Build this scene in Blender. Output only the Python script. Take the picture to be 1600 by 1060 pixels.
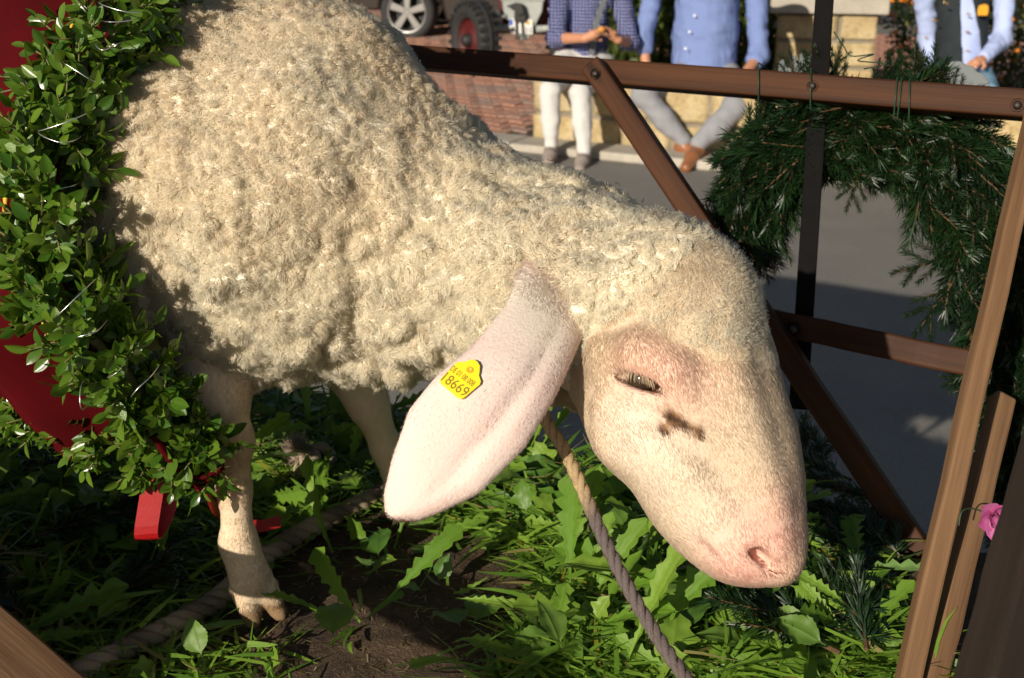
import bpy, bmesh, math, random
import numpy as np
from mathutils import Vector, Matrix
for o in list(bpy.data.objects): bpy.data.objects.remove(o, do_unlink=True)
SC = bpy.context.scene; COL = SC.collection
R = math.radians
random.seed(7); RNG = np.random.default_rng(7)
# ---------------- camera -------------------------------------------------------------
CAMZ = .72; PITCH = R(19.2); FPX = 2000.
cd = bpy.data.cameras.new('camera'); cam = bpy.data.objects.new('camera', cd); COL.objects.link(cam)
cam.location = (0, 0, CAMZ); cam.rotation_euler = (R(90) - PITCH, 0, 0)
cd.sensor_width = 36; cd.lens = FPX / 1600 * 36; cd.clip_start = .05; cd.clip_end = 500
cd.dof.use_dof = True; cd.dof.focus_distance = 1.13; cd.dof.aperture_fstop = 13
SC.camera = cam
# ---------------- sky, sun, exposure -------------------------------------------------
SUN_EL = R(20.5); SUN_DIR = Vector((.50, .866, 0)).normalized()       # horizontal travel of the light
w = bpy.data.worlds.new('World'); SC.world = w; w.use_nodes = True
nt = w.node_tree; nt.nodes.clear()
sk = nt.nodes.new('ShaderNodeTexSky'); sk.sky_type = 'NISHITA'; sk.sun_disc = False
sk.sun_elevation = SUN_EL; sk.sun_rotation = math.atan2(-SUN_DIR.x, -SUN_DIR.y)
bg = nt.nodes.new('ShaderNodeBackground'); bg.inputs[1].default_value = .05
wo = nt.nodes.new('ShaderNodeOutputWorld')
nt.links.new(sk.outputs[0], bg.inputs[0]); nt.links.new(bg.outputs[0], wo.inputs[0])
sd = bpy.data.lights.new('sun', 'SUN'); sun = bpy.data.objects.new('sun', sd); COL.objects.link(sun)
sd.energy = 5.0; sd.angle = R(.5); sd.color = (1, .91, .77)
tr = (SUN_DIR * math.cos(SUN_EL) + Vector((0, 0, -math.sin(SUN_EL)))).normalized()
sun.rotation_euler = tr.to_track_quat('-Z', 'Y').to_euler(); sun.location = (-3, -5, 4)
SC.view_settings.view_transform = 'Standard'; SC.view_settings.look = 'None'
SC.view_settings.exposure = .1; SC.view_settings.gamma = 1
SC.render.engine = 'CYCLES'
# ---------------- helpers ------------------------------------------------------------
cP, sP = math.cos(PITCH), math.sin(PITCH)
def ray(u, v):
    x = (u - 800) / FPX; z = -(v - 530) / FPX
    return np.array([x, cP + z * sP, -sP + z * cP])
CAM = np.array([0, 0, CAMZ])
def W(u, v, d): return CAM + ray(u, v) * d                # pixel + distance along the axis -> point
def G(u, v, z=0.):                                        # pixel -> point on the level plane z
    r = ray(u, v); return CAM + r * ((z - CAMZ) / r[2])
def proj(p):
    p = np.asarray(p) - CAM
    d = p[..., 1] * cP - p[..., 2] * sP; up = p[..., 1] * sP + p[..., 2] * cP
    return np.stack([800 + p[..., 0] / d * FPX, 530 - up / d * FPX, d], -1)
def nrm(v): v = np.asarray(v, float); return v / max(1e-9, np.linalg.norm(v))
def tag(o, label=None, cat=None, group=None, kind=None):
    if label: o['label'] = label
    if cat: o['category'] = cat
    if group: o['group'] = group
    if kind: o['kind'] = kind
    return o
def link(name, data, parent=None):
    o = bpy.data.objects.new(name, data); COL.objects.link(o)
    if parent is not None: o.parent = parent
    return o
def empty(name, loc, label, cat, group=None):
    o = link(name, None); o.location = loc; o.empty_display_size = .05
    bpy.context.view_layer.update()
    return tag(o, label, cat, group)
def wmat(o): return o.matrix_basis if o.parent is None else wmat(o.parent) @ o.matrix_parent_inverse @ o.matrix_basis
def adopt(o, parent):                                     # parent, keep the world place
    o.parent = parent; o.matrix_parent_inverse = wmat(parent).inverted(); return o
def pymesh(name, v, f, mat=None, parent=None, smooth=True, cols=None):
    me = bpy.data.meshes.new(name)
    v = np.asarray(v, np.float32)
    if isinstance(f, np.ndarray):
        k = f.shape[1]; me.vertices.add(len(v)); me.vertices.foreach_set('co', v.ravel())
        me.loops.add(f.size); me.loops.foreach_set('vertex_index', f.ravel().astype(np.int32))
        me.polygons.add(len(f)); me.polygons.foreach_set('loop_start', np.arange(0, f.size, k, dtype=np.int32))
        me.update(calc_edges=True)
    else: me.from_pydata([tuple(map(float, q)) for q in v], [], f)
    me.validate()
    if smooth: me.polygons.foreach_set('use_smooth', np.ones(len(me.polygons), bool))
    if cols is not None:
        a = me.attributes.new('col', 'FLOAT_COLOR', 'POINT')
        c = np.ones((len(v), 4), np.float32); c[:, :3] = cols; a.data.foreach_set('color', c.ravel())
    if mat: me.materials.append(mat)
    if parent == 'data': return me
    o = link(name, me)
    if parent is not None: adopt(o, parent)
    return o
class MB:                                                  # collects shapes into one mesh
    def __init__(s): s.v = []; s.f = []; s.c = []
    def add(s, v, f, c=None):
        n = len(s.v); s.v += [tuple(q) for q in v]; s.f += [tuple(i + n for i in q) for q in f]
        s.c += [c if c is not None else (1, 1, 1)] * len(v)
    def box(s, lo, hi, c=None, M=None):
        v = [(x, y, z) for x in (lo[0], hi[0]) for y in (lo[1], hi[1]) for z in (lo[2], hi[2])]
        if M is not None: v = [M @ Vector(q) for q in v]
        s.add(v, [(0, 1, 3, 2), (4, 6, 7, 5), (0, 4, 5, 1), (2, 3, 7, 6), (0, 2, 6, 4), (1, 5, 7, 3)], c)
    def tube(s, pts, rad, n=8, c=None, cap=True):
        pts = [np.asarray(p, float) for p in pts]
        rad = [rad] * len(pts) if np.isscalar(rad) else rad
        t0 = nrm(pts[1] - pts[0]); a = nrm(np.cross(t0, (.13, .31, .94) if abs(t0[2]) < .9 else (1, 0, 0)))
        v = []
        for i, p in enumerate(pts):
            t = nrm(pts[min(i + 1, len(pts) - 1)] - pts[max(i - 1, 0)])
            a = nrm(a - t * np.dot(a, t)); b = np.cross(t, a)
            for k in range(n):
                th = 2 * math.pi * k / n; v.append(p + rad[i] * (a * math.cos(th) + b * math.sin(th)))
        f = [(i * n + k, i * n + (k + 1) % n, (i + 1) * n + (k + 1) % n, (i + 1) * n + k) for i in range(len(pts) - 1) for k in range(n)]
        if cap: f += [tuple(range(n))[::-1], tuple((len(pts) - 1) * n + k for k in range(n))]
        s.add(v, f, c)
    def prism(s, poly, z0, z1, M=None, c=None):
        n = len(poly); v = [Vector((x, y, z)) for z in (z0, z1) for x, y in poly]
        if M is not None: v = [M @ q for q in v]
        s.add(v, [tuple(range(n))[::-1], tuple(range(n, 2 * n))] + [(k, (k + 1) % n, n + (k + 1) % n, n + k) for k in range(n)], c)
    def lathe(s, prof, n, M, c=None):                      # prof: (axial z, radius)
        v = [M @ Vector((r * math.cos(2 * math.pi * k / n), r * math.sin(2 * math.pi * k / n), z)) for z, r in prof for k in range(n)]
        f = [(i * n + k, i * n + (k + 1) % n, (i + 1) * n + (k + 1) % n, (i + 1) * n + k) for i in range(len(prof) - 1) for k in range(n)]
        s.add(v, f, c)
    def build(s, name, mat, parent=None, smooth=False, bevel=0, cols=False):
        o = pymesh(name, s.v, s.f, mat, parent, smooth, np.array(s.c) if cols else None)
        if bevel:
            m = o.modifiers.new('b', 'BEVEL'); m.width = bevel; m.segments = 2; m.limit_method = 'ANGLE'
        return o
def frame(origin, x, zhint):                               # matrix with local x axis along x
    x = Vector(x).normalized(); z = Vector(zhint); z = (z - x * z.dot(x)).normalized(); y = z.cross(x)
    M = Matrix((x, y, z)).transposed().to_4x4(); M.translation = Vector(origin); return M
def catmull(P, n):
    P = np.asarray(P, float); out = []
    for i in range(len(P) - 1):
        a, b, c, d = P[max(i - 1, 0)], P[i], P[i + 1], P[min(i + 2, len(P) - 1)]
        for k in range(n):
            t = k / n; out.append(.5 * (2 * b + (c - a) * t + (2 * a - 5 * b + 4 * c - d) * t * t + (3 * b - a - 3 * c + d) * t ** 3))
    out.append(P[-1]); return np.array(out)
def vnoise(p, seed=0):                                     # smooth value noise -1..1
    p = np.asarray(p, float); i = np.floor(p).astype(np.int64); f = p - i; f = f * f * (3 - 2 * f); r = 0
    for dx in (0, 1):
        for dy in (0, 1):
            for dz in (0, 1):
                h = (i[..., 0] + dx) * 374761393 + (i[..., 1] + dy) * 668265263 + (i[..., 2] + dz) * 2147483647 + seed * 1274126177
                h = (h ^ (h >> 13)) * 1274126177; h = (h ^ (h >> 16)) & 0xffff
                wgt = (f[..., 0] if dx else 1 - f[..., 0]) * (f[..., 1] if dy else 1 - f[..., 1]) * (f[..., 2] if dz else 1 - f[..., 2])
                r = r + wgt * (h / 32767.5 - 1)
    return r
# ---------------- materials ----------------------------------------------------------
class NT:
    def __init__(s, name):
        s.m = bpy.data.materials.new(name); s.m.use_nodes = True; s.t = s.m.node_tree; s.t.nodes.clear()
        s.out = s.n('OutputMaterial')
    def n(s, typ, **kw):
        q = s.t.nodes.new('ShaderNode' + typ)
        for k, v in kw.items():
            if k.startswith('i_'):
                k = k[2:]; k = int(k) if k.isdigit() else k.replace('_', ' ')
                if hasattr(v, 'is_output'): s.t.links.new(v, q.inputs[k])
                else: q.inputs[k].default_value = (*v, 1) if isinstance(v, tuple) and len(v) == 3 and q.inputs[k].type == 'RGBA' else v
            else: setattr(q, k, v)
        return q
    def l(s, a, b): s.t.links.new(a, b)
    def ramp(s, fac, *stops):
        q = s.n('ValToRGB', i_0=fac); e = q.color_ramp.elements
        while len(e) < len(stops): e.new(.5)
        for el, (p, c) in zip(e, stops): el.position = p; el.color = (*c, 1) if len(c) == 3 else c
        return q.outputs[0]
    def mix(s, fac, a, b, mode='MIX'):
        q = s.n('MixRGB', blend_type=mode)
        for k, v in ((0, fac), (1, a), (2, b)):
            if hasattr(v, 'is_output'): s.l(v, q.inputs[k])
            else: q.inputs[k].default_value = v if k == 0 else (*v, 1)
        return q.outputs[0]
    def noise(s, scale, vec=None, detail=4, rough=.6, out=0):
        q = s.n('TexNoise', i_Scale=scale, i_Detail=detail, i_Roughness=rough)
        if vec is not None: s.l(vec, q.inputs['Vector'])
        return q.outputs[out]
    def coord(s, kind='Object', scale=None):
        c = s.n('TexCoord').outputs[kind]
        if scale: c = s.n('Mapping', i_0=c, i_Scale=scale).outputs[0]
        return c
    def bump(s, h, strength=.5, dist=.005): return s.n('Bump', i_Height=h, i_Strength=strength, i_Distance=dist).outputs[0]
    def pbsdf(s, **kw):
        q = s.n('BsdfPrincipled', **kw); s.l(q.outputs[0], s.out.inputs[0]); return q
def simple(name, col, rough=.6, var=.25, scale=30., bump=.2, bscale=None, dist=.002, metal=0., spec=.5, coord='Object', **kw):
    t = NT(name); c = t.coord(coord)
    n1 = t.noise(scale, c); n2 = t.noise(scale * .17, c, 3)
    f = t.n('Math', operation='ADD', i_0=n1, i_1=n2).outputs[0]
    lo = tuple(x * (1 - var) for x in col); hi = tuple(min(1, x * (1 + var)) for x in col)
    cc = t.ramp(t.n('MapRange', i_0=f, i_1=.6, i_2=1.4).outputs[0], (0, lo), (1, hi))
    b = t.bump(t.noise(bscale or scale * 2, c), bump, dist)
    t.pbsdf(i_Base_Color=cc, i_Roughness=rough, i_Normal=b, i_Metallic=metal, i_Specular_IOR_Level=spec, **kw)
    return t.m
def wood(name, col, dark, rough=.6, spec=.4):
    t = NT(name); oi = t.n('ObjectInfo').outputs['Random']
    c = t.n('TexCoord').outputs['Object']
    off = t.n('CombineXYZ', i_0=t.n('Math', operation='MULTIPLY', i_0=oi, i_1=37.).outputs[0], i_1=t.n('Math', operation='MULTIPLY', i_0=oi, i_1=11.).outputs[0], i_2=oi).outputs[0]
    c = t.n('VectorMath', operation='ADD', i_0=c, i_1=off).outputs[0]
    st = t.n('Mapping', i_0=c, i_Scale=(2.2, 70., 70.)).outputs[0]
    g = t.noise(1., st, 6, .65)
    big = t.noise(5., t.n('Mapping', i_0=c, i_Scale=(1., 3., 3.)).outputs[0], 3)
    fine = t.noise(1., t.n('Mapping', i_0=c, i_Scale=(14., 420., 420.)).outputs[0], 2)
    vo = t.n('TexVoronoi', i_Scale=9., feature='F1'); t.l(t.n('Mapping', i_0=c, i_Scale=(.55, 1.6, 1.6)).outputs[0], vo.inputs['Vector'])
    knot = t.ramp(vo.outputs['Distance'], (.05, (1, 1, 1)), (.13, (0, 0, 0)))
    cc = t.mix(t.ramp(g, (.35, (0, 0, 0)), (.68, (1, 1, 1))), dark, col)
    cc = t.mix(t.n('Math', operation='MULTIPLY', i_0=big, i_1=.55).outputs[0], cc, tuple(x * .45 for x in dark))
    cc = t.mix(t.n('Math', operation='MULTIPLY', i_0=knot, i_1=.75).outputs[0], cc, tuple(x * .25 for x in dark))
    cc = t.mix(t.n('Math', operation='MULTIPLY', i_0=fine, i_1=.3).outputs[0], cc, tuple(x * .5 for x in dark))
    b = t.bump(t.n('Math', operation='ADD', i_0=g, i_1=t.n('Math', operation='MULTIPLY', i_0=fine, i_1=.5).outputs[0]).outputs[0], .5, .0012)
    t.pbsdf(i_Base_Color=cc, i_Roughness=rough, i_Normal=b, i_Specular_IOR_Level=spec)
    return t.m
def leafmat(name, a, b, rough=.4, trans=.3, attr=False, back=None):
    t = NT(name)
    rnd = t.n('ObjectInfo').outputs['Random']
    n = t.noise(60., t.coord(), 3)
    col = t.mix(rnd, a, b)
    if attr: col = t.n('Attribute', attribute_name='col').outputs['Color']
    col = t.mix(t.n('Math', operation='MULTIPLY', i_0=n, i_1=.5).outputs[0], col, tuple(x * .5 for x in a))
    if back: col = t.mix(t.n('NewGeometry').outputs['Backfacing'], col, back)
    bp = t.bump(n, .25, .001)
    p = t.n('BsdfPrincipled', i_Base_Color=col, i_Roughness=rough, i_Normal=bp, i_Specular_IOR_Level=.5)
    tl = t.n('BsdfTranslucent', i_Color=t.mix(.5, col, (.35, .55, .03), 'MIX'))
    mx = t.n('MixShader', i_0=trans, i_1=p.outputs[0], i_2=tl.outputs[0]); t.l(mx.outputs[0], t.out.inputs[0])
    return t.m
# ---------------- implicit surfaces --------------------------------------------------
def smin(a, b, k):
    h = np.clip(.5 + .5 * (b - a) / k, 0, 1); return b + (a - b) * h - k * h * (1 - h)
def smax(a, b, k): return -smin(-a, -b, k)
def s_cone(p, a, b, ra, rb):
    a = np.asarray(a, np.float32); ba = np.asarray(b, np.float32) - a; pa = p - a
    h = np.clip(pa @ ba / max(1e-9, ba @ ba), 0, 1)
    return np.linalg.norm(pa - h[:, None] * ba, axis=1) - (ra + (rb - ra) * h)
def s_ell(p, c, r, M=None):
    q = p - np.asarray(c, np.float32)
    if M is not None: q = q @ np.asarray(M, np.float32).T
    q = q / np.asarray(r, np.float32); k0 = np.linalg.norm(q, axis=1); k1 = np.linalg.norm(q / np.asarray(r, np.float32), axis=1)
    return k0 * (k0 - 1) / np.maximum(k1, 1e-6)
def s_chain(p, pts, k=.02):
    d = None
    for (a, ra), (b, rb) in zip(pts[:-1], pts[1:]):
        e = s_cone(p, a, b, ra, rb); d = e if d is None else smin(d, e, k)
    return d
def mesh_sdf(fn, lo, hi, h):
    lo = np.asarray(lo, float); n = (np.ceil((np.asarray(hi) - lo) / h / 4).astype(int) + 1)
    def ev(P):
        return np.concatenate([fn(P[i:i + 200000].astype(np.float32)) for i in range(0, len(P), 200000)])
    bi = np.stack(np.meshgrid(*[np.arange(k) for k in n], indexing='ij'), -1).reshape(-1, 3)
    cv = ev(lo + (bi * 4 + 1.5) * h)
    V = np.repeat(np.repeat(np.repeat(np.where(cv < 0, -1., 1.).reshape(n), 4, 0), 4, 1), 4, 2).astype(np.float32)
    ab = bi[np.abs(cv) < 4 * h * 1.7]
    of = np.stack(np.meshgrid(*[np.arange(4)] * 3, indexing='ij'), -1).reshape(-1, 3)
    ii = (ab[:, None] * 4 + of[None]).reshape(-1, 3)
    V[ii[:, 0], ii[:, 1], ii[:, 2]] = ev(lo + ii * h)
    S = V < 0; N = np.array(V.shape)
    cnt = sum(S[a:N[0] - 1 + a, b:N[1] - 1 + b, c:N[2] - 1 + c].astype(np.int8) for a in (0, 1) for b in (0, 1) for c in (0, 1))
    act = (cnt > 0) & (cnt < 8); ijk = np.argwhere(act)
    pos = np.zeros(ijk.shape); m = np.zeros(len(ijk))
    cs = [np.array((a, b, c)) for a in (0, 1) for b in (0, 1) for c in (0, 1)]
    for a in cs:
        for b in cs:
            if (b - a).sum() == 1 and (b - a).min() >= 0:
                A = ijk + a; B = ijk + b; v0 = V[tuple(A.T)]; v1 = V[tuple(B.T)]; x = (v0 < 0) != (v1 < 0)
                t = np.where(x, v0 / np.where(x, v0 - v1, 1), 0)
                pos += np.where(x[:, None], a + t[:, None] * (b - a), 0); m += x
    vs = lo + h * (ijk + pos / m[:, None])
    idm = -np.ones(act.shape, np.int64); idm[act] = np.arange(len(ijk)); F = []
    for ax in range(3):
        b, c = (ax + 1) % 3, (ax + 2) % 3
        e = np.zeros(3, int); e[ax] = 1; eb = np.zeros(3, int); eb[b] = 1; ec = np.zeros(3, int); ec[c] = 1
        sl0 = [slice(1, k - 1) for k in N]; s0 = S[tuple(sl0)]
        sl1 = [slice(1 + e[k], N[k] - 1 + e[k]) for k in range(3)]; s1 = S[tuple(sl1)]
        for flip in (0, 1):
            P = np.argwhere((s0 & ~s1) if not flip else (~s0 & s1)) + 1
            q = np.stack([idm[tuple(np.minimum(P - d, np.array(act.shape) - 1).T)] for d in (0 * e, eb, eb + ec, ec)], 1)
            F.append(q if not flip else q[:, ::-1])
    F = np.concatenate(F); F = F[(F >= 0).all(1)]
    return vs, F
def grad(fn, P, e=.002):
    P = P.astype(np.float32); g = np.stack([fn(P + d) - fn(P - d) for d in np.eye(3, dtype=np.float32) * e], 1)
    return g / np.maximum(np.linalg.norm(g, axis=1, keepdims=True), 1e-9)
def trace(fn, u, v, d0=.6, dmax=2.2):                      # depth at which the pixel's ray meets the surface
    r = ray(u, v); d = d0
    for _ in range(90):
        s = float(fn((CAM + r * d)[None].astype(np.float32))[0])
        if s < .0005: return d
        d += max(s * .7, .0005)
        if d > dmax: return None
    return d
HQ = 1.0
STREET = -.90
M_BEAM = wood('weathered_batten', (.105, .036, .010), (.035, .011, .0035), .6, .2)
M_BEAM2 = wood('pale_batten', (.34, .195, .10), (.15, .078, .038), .7, .2)  # paler grey-brown weathered wood
M_BOLT = simple('bolt_iron', (.045, .035, .03), .5, .4, 200, .4, metal=.6)
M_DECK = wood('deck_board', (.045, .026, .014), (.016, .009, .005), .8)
# ---- street ----
t = NT('asphalt'); c = t.coord()
n1 = t.noise(900., c, 2); n2 = t.noise(2.2, c, 4); vo = t.n('TexVoronoi', i_Scale=260.); t.l(c, vo.inputs['Vector'])
cc = t.ramp(n2, (.3, (.165, .15, .13)), (.7, (.23, .21, .18)))
cc = t.mix(t.ramp(vo.outputs['Color'], (.2, (0, 0, 0)), (.9, (.55, .55, .55))), cc, (.34, .32, .29))
cc = t.mix(t.ramp(n1, (.45, (0, 0, 0)), (.7, (.6, .6, .6))), cc, (.05, .05, .05))
t.pbsdf(i_Base_Color=cc, i_Roughness=.85, i_Normal=t.bump(vo.outputs['Distance'], .6, .004)); M_ASPH = t.m
st = pymesh('street', [(-120, -60, STREET), (120, -60, STREET), (120, 160, STREET), (-120, 160, STREET)], [(0, 1, 2, 3)], M_ASPH, None, False); tag(st, kind='structure')
# ---- the wagon: its far side fence leans outwards ----
RT = CAM + ray(1600, 165) * ((.49 - CAMZ) / ray(1600, 165)[2]); LT = CAM + ray(640, 90) * ((.49 - CAMZ) / ray(640, 90)[2])
BB = G(1432, 852)
FX = nrm((LT - RT) * (1, 1, 0)); FN = np.cross(FX, (0, 0, 1)); FN = FN if FN[1] > 0 else -FN   # along the fence, outwards
UPL = nrm(RT + FX * ((BB - RT) @ FX) - BB); PN = np.cross(FX, UPL); PN = PN if PN @ FN > 0 else -PN
def FP(u, v, off=0.):                                      # pixel -> fence plane (off = outwards)
    r = ray(u, v); o = BB + PN * off; return CAM + r * (((o - CAM) @ PN) / (r @ PN))
def flat(p): return (p[0], p[1], 0)
wagon = empty('ladder_wagon', flat(BB + FX * .8 - FN * .5), 'wooden ladder wagon with brown batten fence round a soil covered bed', 'wagon')
def beam(name, a, b, w, h, up, mat, parent=wagon, bev=.003):
    a = np.asarray(a); b = np.asarray(b); L = np.linalg.norm(b - a); M = frame(a, b - a, up)
    mb = MB(); n = 10; rr = random.Random(name + str(round(L * 999)))
    prev = None; v = []; f = []
    for i in range(n + 1):
        dx, dz = rr.uniform(-1, 1) * .0008, rr.uniform(-1, 1) * .0008
        for y, z in ((-w / 2, -h / 2), (w / 2, -h / 2), (w / 2, h / 2), (-w / 2, h / 2)): v.append((L * i / n, y + dx, z + dz))
    for i in range(n):
        for k in range(4): f.append((i * 4 + k, i * 4 + (k + 1) % 4, (i + 1) * 4 + (k + 1) % 4, (i + 1) * 4 + k))
    f += [(3, 2, 1, 0), tuple(n * 4 + k for k in range(4))]
    mb.add(v, [q[::-1] for q in f]); o = pymesh(name, mb.v, mb.f, mat, None, False); o.matrix_world = M
    m = o.modifiers.new('b', 'BEVEL'); m.width = bev; m.segments = 2; m.limit_method = 'ANGLE'
    bpy.context.view_layer.update(); mw = o.matrix_world.copy()
    o.parent = parent; o.matrix_parent_inverse = parent.matrix_world.inverted(); o.matrix_basis = mw
    return o
def bolt(p, n, r, parent):
    mb = MB(); M = frame(p, n, (0, 0, 1)) @ Matrix.Rotation(R(90), 4, 'Y')
    mb.lathe([(-.004, r * 1.5), (.0015, r * 1.5), (.002, r * 1.45)], 20, M); mb.lathe([(.002, r), (.0045, r * .9), (.006, r * .5), (.0062, 1e-5)], 20, M)
    o = mb.build('bolt', M_BOLT, None, True); bpy.context.view_layer.update(); adopt(o, parent); o.matrix_parent_inverse = (parent.matrix_world).inverted(); return o
TR = .033
rail = beam('top_rail', RT - FX * .035, LT + FX * .75, .03, TR, UPL, M_BEAM)
brc = beam('brace', FP(926, 101, -.032), FP(1442, 868, -.032), .029, .026, PN, M_BEAM)
mid = beam('middle_rail', FP(1195, 500, 0), FP(1545, 575, 0), .026, .031, UPL, M_BEAM)
bolt(FP(1270, 135, -.0155), -PN, .0048, rail); bolt(FP(1590, 165, -.0155), -PN, .0052, rail); bolt(FP(931, 116, -.046), -PN, .0048, brc); bolt(FP(1240, 515, -.016), -PN, .006, mid)
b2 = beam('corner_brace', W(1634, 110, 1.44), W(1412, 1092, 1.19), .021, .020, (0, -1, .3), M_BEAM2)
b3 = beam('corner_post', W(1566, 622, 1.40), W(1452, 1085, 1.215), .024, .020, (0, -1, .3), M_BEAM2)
b4 = beam('end_post', W(1690, 640, .86), W(1570, 1110, .74), .05, .045, (0, -1, .3), M_DECK)  # dark deck wood stands in for the shade on this post
# steel upright behind the rails
M_STEEL = simple('black_steel', (.005, .0045, .0045), .9, .4, 40, .3, spec=.15)
mb = MB(); a = FP(1294, -90, .030); b = FP(1247, 640, .030); M = frame(a, b - a, PN); L = float(np.linalg.norm(b - a))
mb.box((0, -.012, -.002), (L, .012, .002), None, M); mb.box((0, .008, .002), (L, .012, .02), None, M)
post = mb.build('steel_post', M_STEEL, wagon, False, .0015)
# near side: low rail, plus a board added to shade bed and lower leg
NA = G(12, 1040, .185); ND = nrm((-.70, .70, 0)); 
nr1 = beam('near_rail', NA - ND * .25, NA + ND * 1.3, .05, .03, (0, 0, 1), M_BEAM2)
beam('added_shade_board', NA + ND * .10 - np.array([0, 0, .112]), NA + ND * 1.3 - np.array([0, 0, .112]), .022, .17, (0, 0, 1), M_BEAM)
# bed
P4 = [BB + FN * .03 - FX * .14, BB + FN * .03 + FX * 1.9, NA + ND * 1.3 + np.array([-.3, .1, 0]), NA - ND * .95, G(1640, 1075)]
mb = MB(); mb.prism([(p[0], p[1]) for p in P4], -.09, -.022); deck = mb.build('deck', M_DECK, wagon)
# soil on the deck
t = NT('soil'); c = t.coord(); n1 = t.noise(38., c, 6, .7); n2 = t.noise(260., c, 4, .7); n3 = t.noise(7., c, 3)
cc = t.ramp(n1, (.3, (.045, .026, .014)), (.55, (.10, .060, .033)), (.75, (.17, .11, .065)))
cc = t.mix(t.ramp(n2, (.55, (0, 0, 0)), (.72, (.7, .7, .7))), cc, (.24, .165, .10)); cc = t.mix(t.ramp(n3, (.4, (0, 0, 0)), (.7, (.5, .5, .5))), cc, (.05, .03, .018))
t.pbsdf(i_Base_Color=cc, i_Roughness=.95, i_Normal=t.bump(t.n('Math', operation='ADD', i_0=n1, i_1=n2).outputs[0], .9, .006)); M_SOIL = t.m
def inpoly(x, y, poly):
    r = np.zeros(np.shape(x), bool); n = len(poly)
    for i in range(n):
        x1, y1 = poly[i][:2]; x2, y2 = poly[(i + 1) % n][:2]
        r ^= ((y1 > y) != (y2 > y)) & (x < (x2 - x1) * (y - y1) / (y2 - y1 + 1e-12) + x1)
    return r
def soilz(x, y):
    p = np.stack([x, y, 0 * x], -1); return vnoise(p * 7, 61) * .006 + vnoise(p * 30, 62) * .003 + vnoise(p * 90, 63) * .0012 - .004
g = .009; xs = np.arange(-1.9, .75, g); ys = np.arange(.2, 2.9, g); X, Y = np.meshgrid(xs, ys, indexing='ij')
ins = inpoly(X, Y, P4); Z = soilz(X, Y); idx = np.arange(X.size).reshape(X.shape)
cell = ins[:-1, :-1] & ins[1:, 1:] & ins[1:, :-1] & ins[:-1, 1:]
q = np.stack([idx[:-1, :-1], idx[1:, :-1], idx[1:, 1:], idx[:-1, 1:]], -1)[cell]
use = np.unique(q); mp = -np.ones(X.size, np.int64); mp[use] = np.arange(len(use))
soil = pymesh('soil', np.stack([X, Y, Z], -1).reshape(-1, 3)[use], mp[q], M_SOIL); tag(soil, kind='structure')
# ======================= the sheep ===================================================
FWD = nrm((.9, -.44, 0)); LAT = nrm((.44, .9, 0)); ORG = np.array([-.19, 1.30, 0.])
def LS(s, l, z): return ORG + FWD * s + LAT * l + np.array([0, 0, z])
def C(u, v, d, rpx): return (W(u, v, d), rpx * d / FPX)
HEAD = [C(1063, 482, 1.115, 122), C(1078, 590, 1.10, 121), C(1128, 700, 1.085, 106), C(1162, 800, 1.07, 86), C(1190, 848, 1.06, 62)]
JAW = [C(985, 590, 1.115, 92), C(1010, 660, 1.105, 78), C(1085, 775, 1.08, 62), C(1135, 842, 1.065, 50)]
NECK = [(LS(-.02, .0, .45), .15), C(690, 400, 1.29, 172), C(855, 440, 1.22, 152), C(985, 470, 1.15, 138)]
TORSO = [C(440, 338, 1.33, 260), (LS(-.30, .0, .475), .205), (LS(-.62, .0, .46), .20), (LS(-.78, .0, .46), .165)]
LEGR = [C(318, 520, 1.275, 62), C(338, 620, 1.275, 47), C(362, 690, 1.285, 31), C(366, 765, 1.30, 23.5), C(373, 850, 1.315, 26), C(392, 905, 1.322, 34)]
LEGL = [C(530, 540, 1.46, 55), C(575, 630, 1.49, 30), C(604, 700, 1.53, 22), C(628, 768, 1.57, 24)]
def hind(sd):
    return [(LS(-.74, sd * .10, .40), .10), (LS(-.68, sd * .12, .30), .06), (LS(-.82, sd * .12, .19), .032), (LS(-.78, sd * .12, .06), .022), (LS(-.76, sd * .12, .03), .028)]
PBROW = None
HOOF_R = [(W(380, 920, 1.318), W(396, 972, 1.325), 22, 15), (W(414, 918, 1.328), W(437, 960, 1.335), 21, 13.5)]
def toes(c, f):                                           # two cloven toes under a fetlock
    c = np.asarray(c); l = np.cross((0, 0, 1), f)
    return [(c + l * s, c * (1, 1, 0) + l * s * 1.2 + f * .03 + np.array([0, 0, .014]), .019, .013) for s in (-.012, .012)]
def sheep_core(p):
    d = s_chain(p, TORSO, .05)
    d = smin(d, s_ell(p, W(390, 120, 1.42), (.13, .13, .12)), .08)
    d = smin(d, s_chain(p, NECK, .04), .06)
    return d
def sheep_wool(p):                                        # body under the fleece, with folds
    d = sheep_core(p)
    lo_ = np.clip((.58 - p[:, 2]) / .25, .25, 1)
    n = vnoise(p * 15, 3) * .010 + (np.abs(vnoise(p * 36, 5)) - .3) * .020 * lo_ + (np.abs(vnoise(p * 62, 6)) - .3) * .013 * lo_
    f = np.abs(vnoise(p * np.array([13, 13, 5], np.float32), 9)) * .012
    return d - n + f - .004
def head_base(p):
    d = smin(s_chain(p, HEAD, .03), s_chain(p, JAW, .03), .03) + vnoise(p * 24, 90) * .0022
    return d
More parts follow.
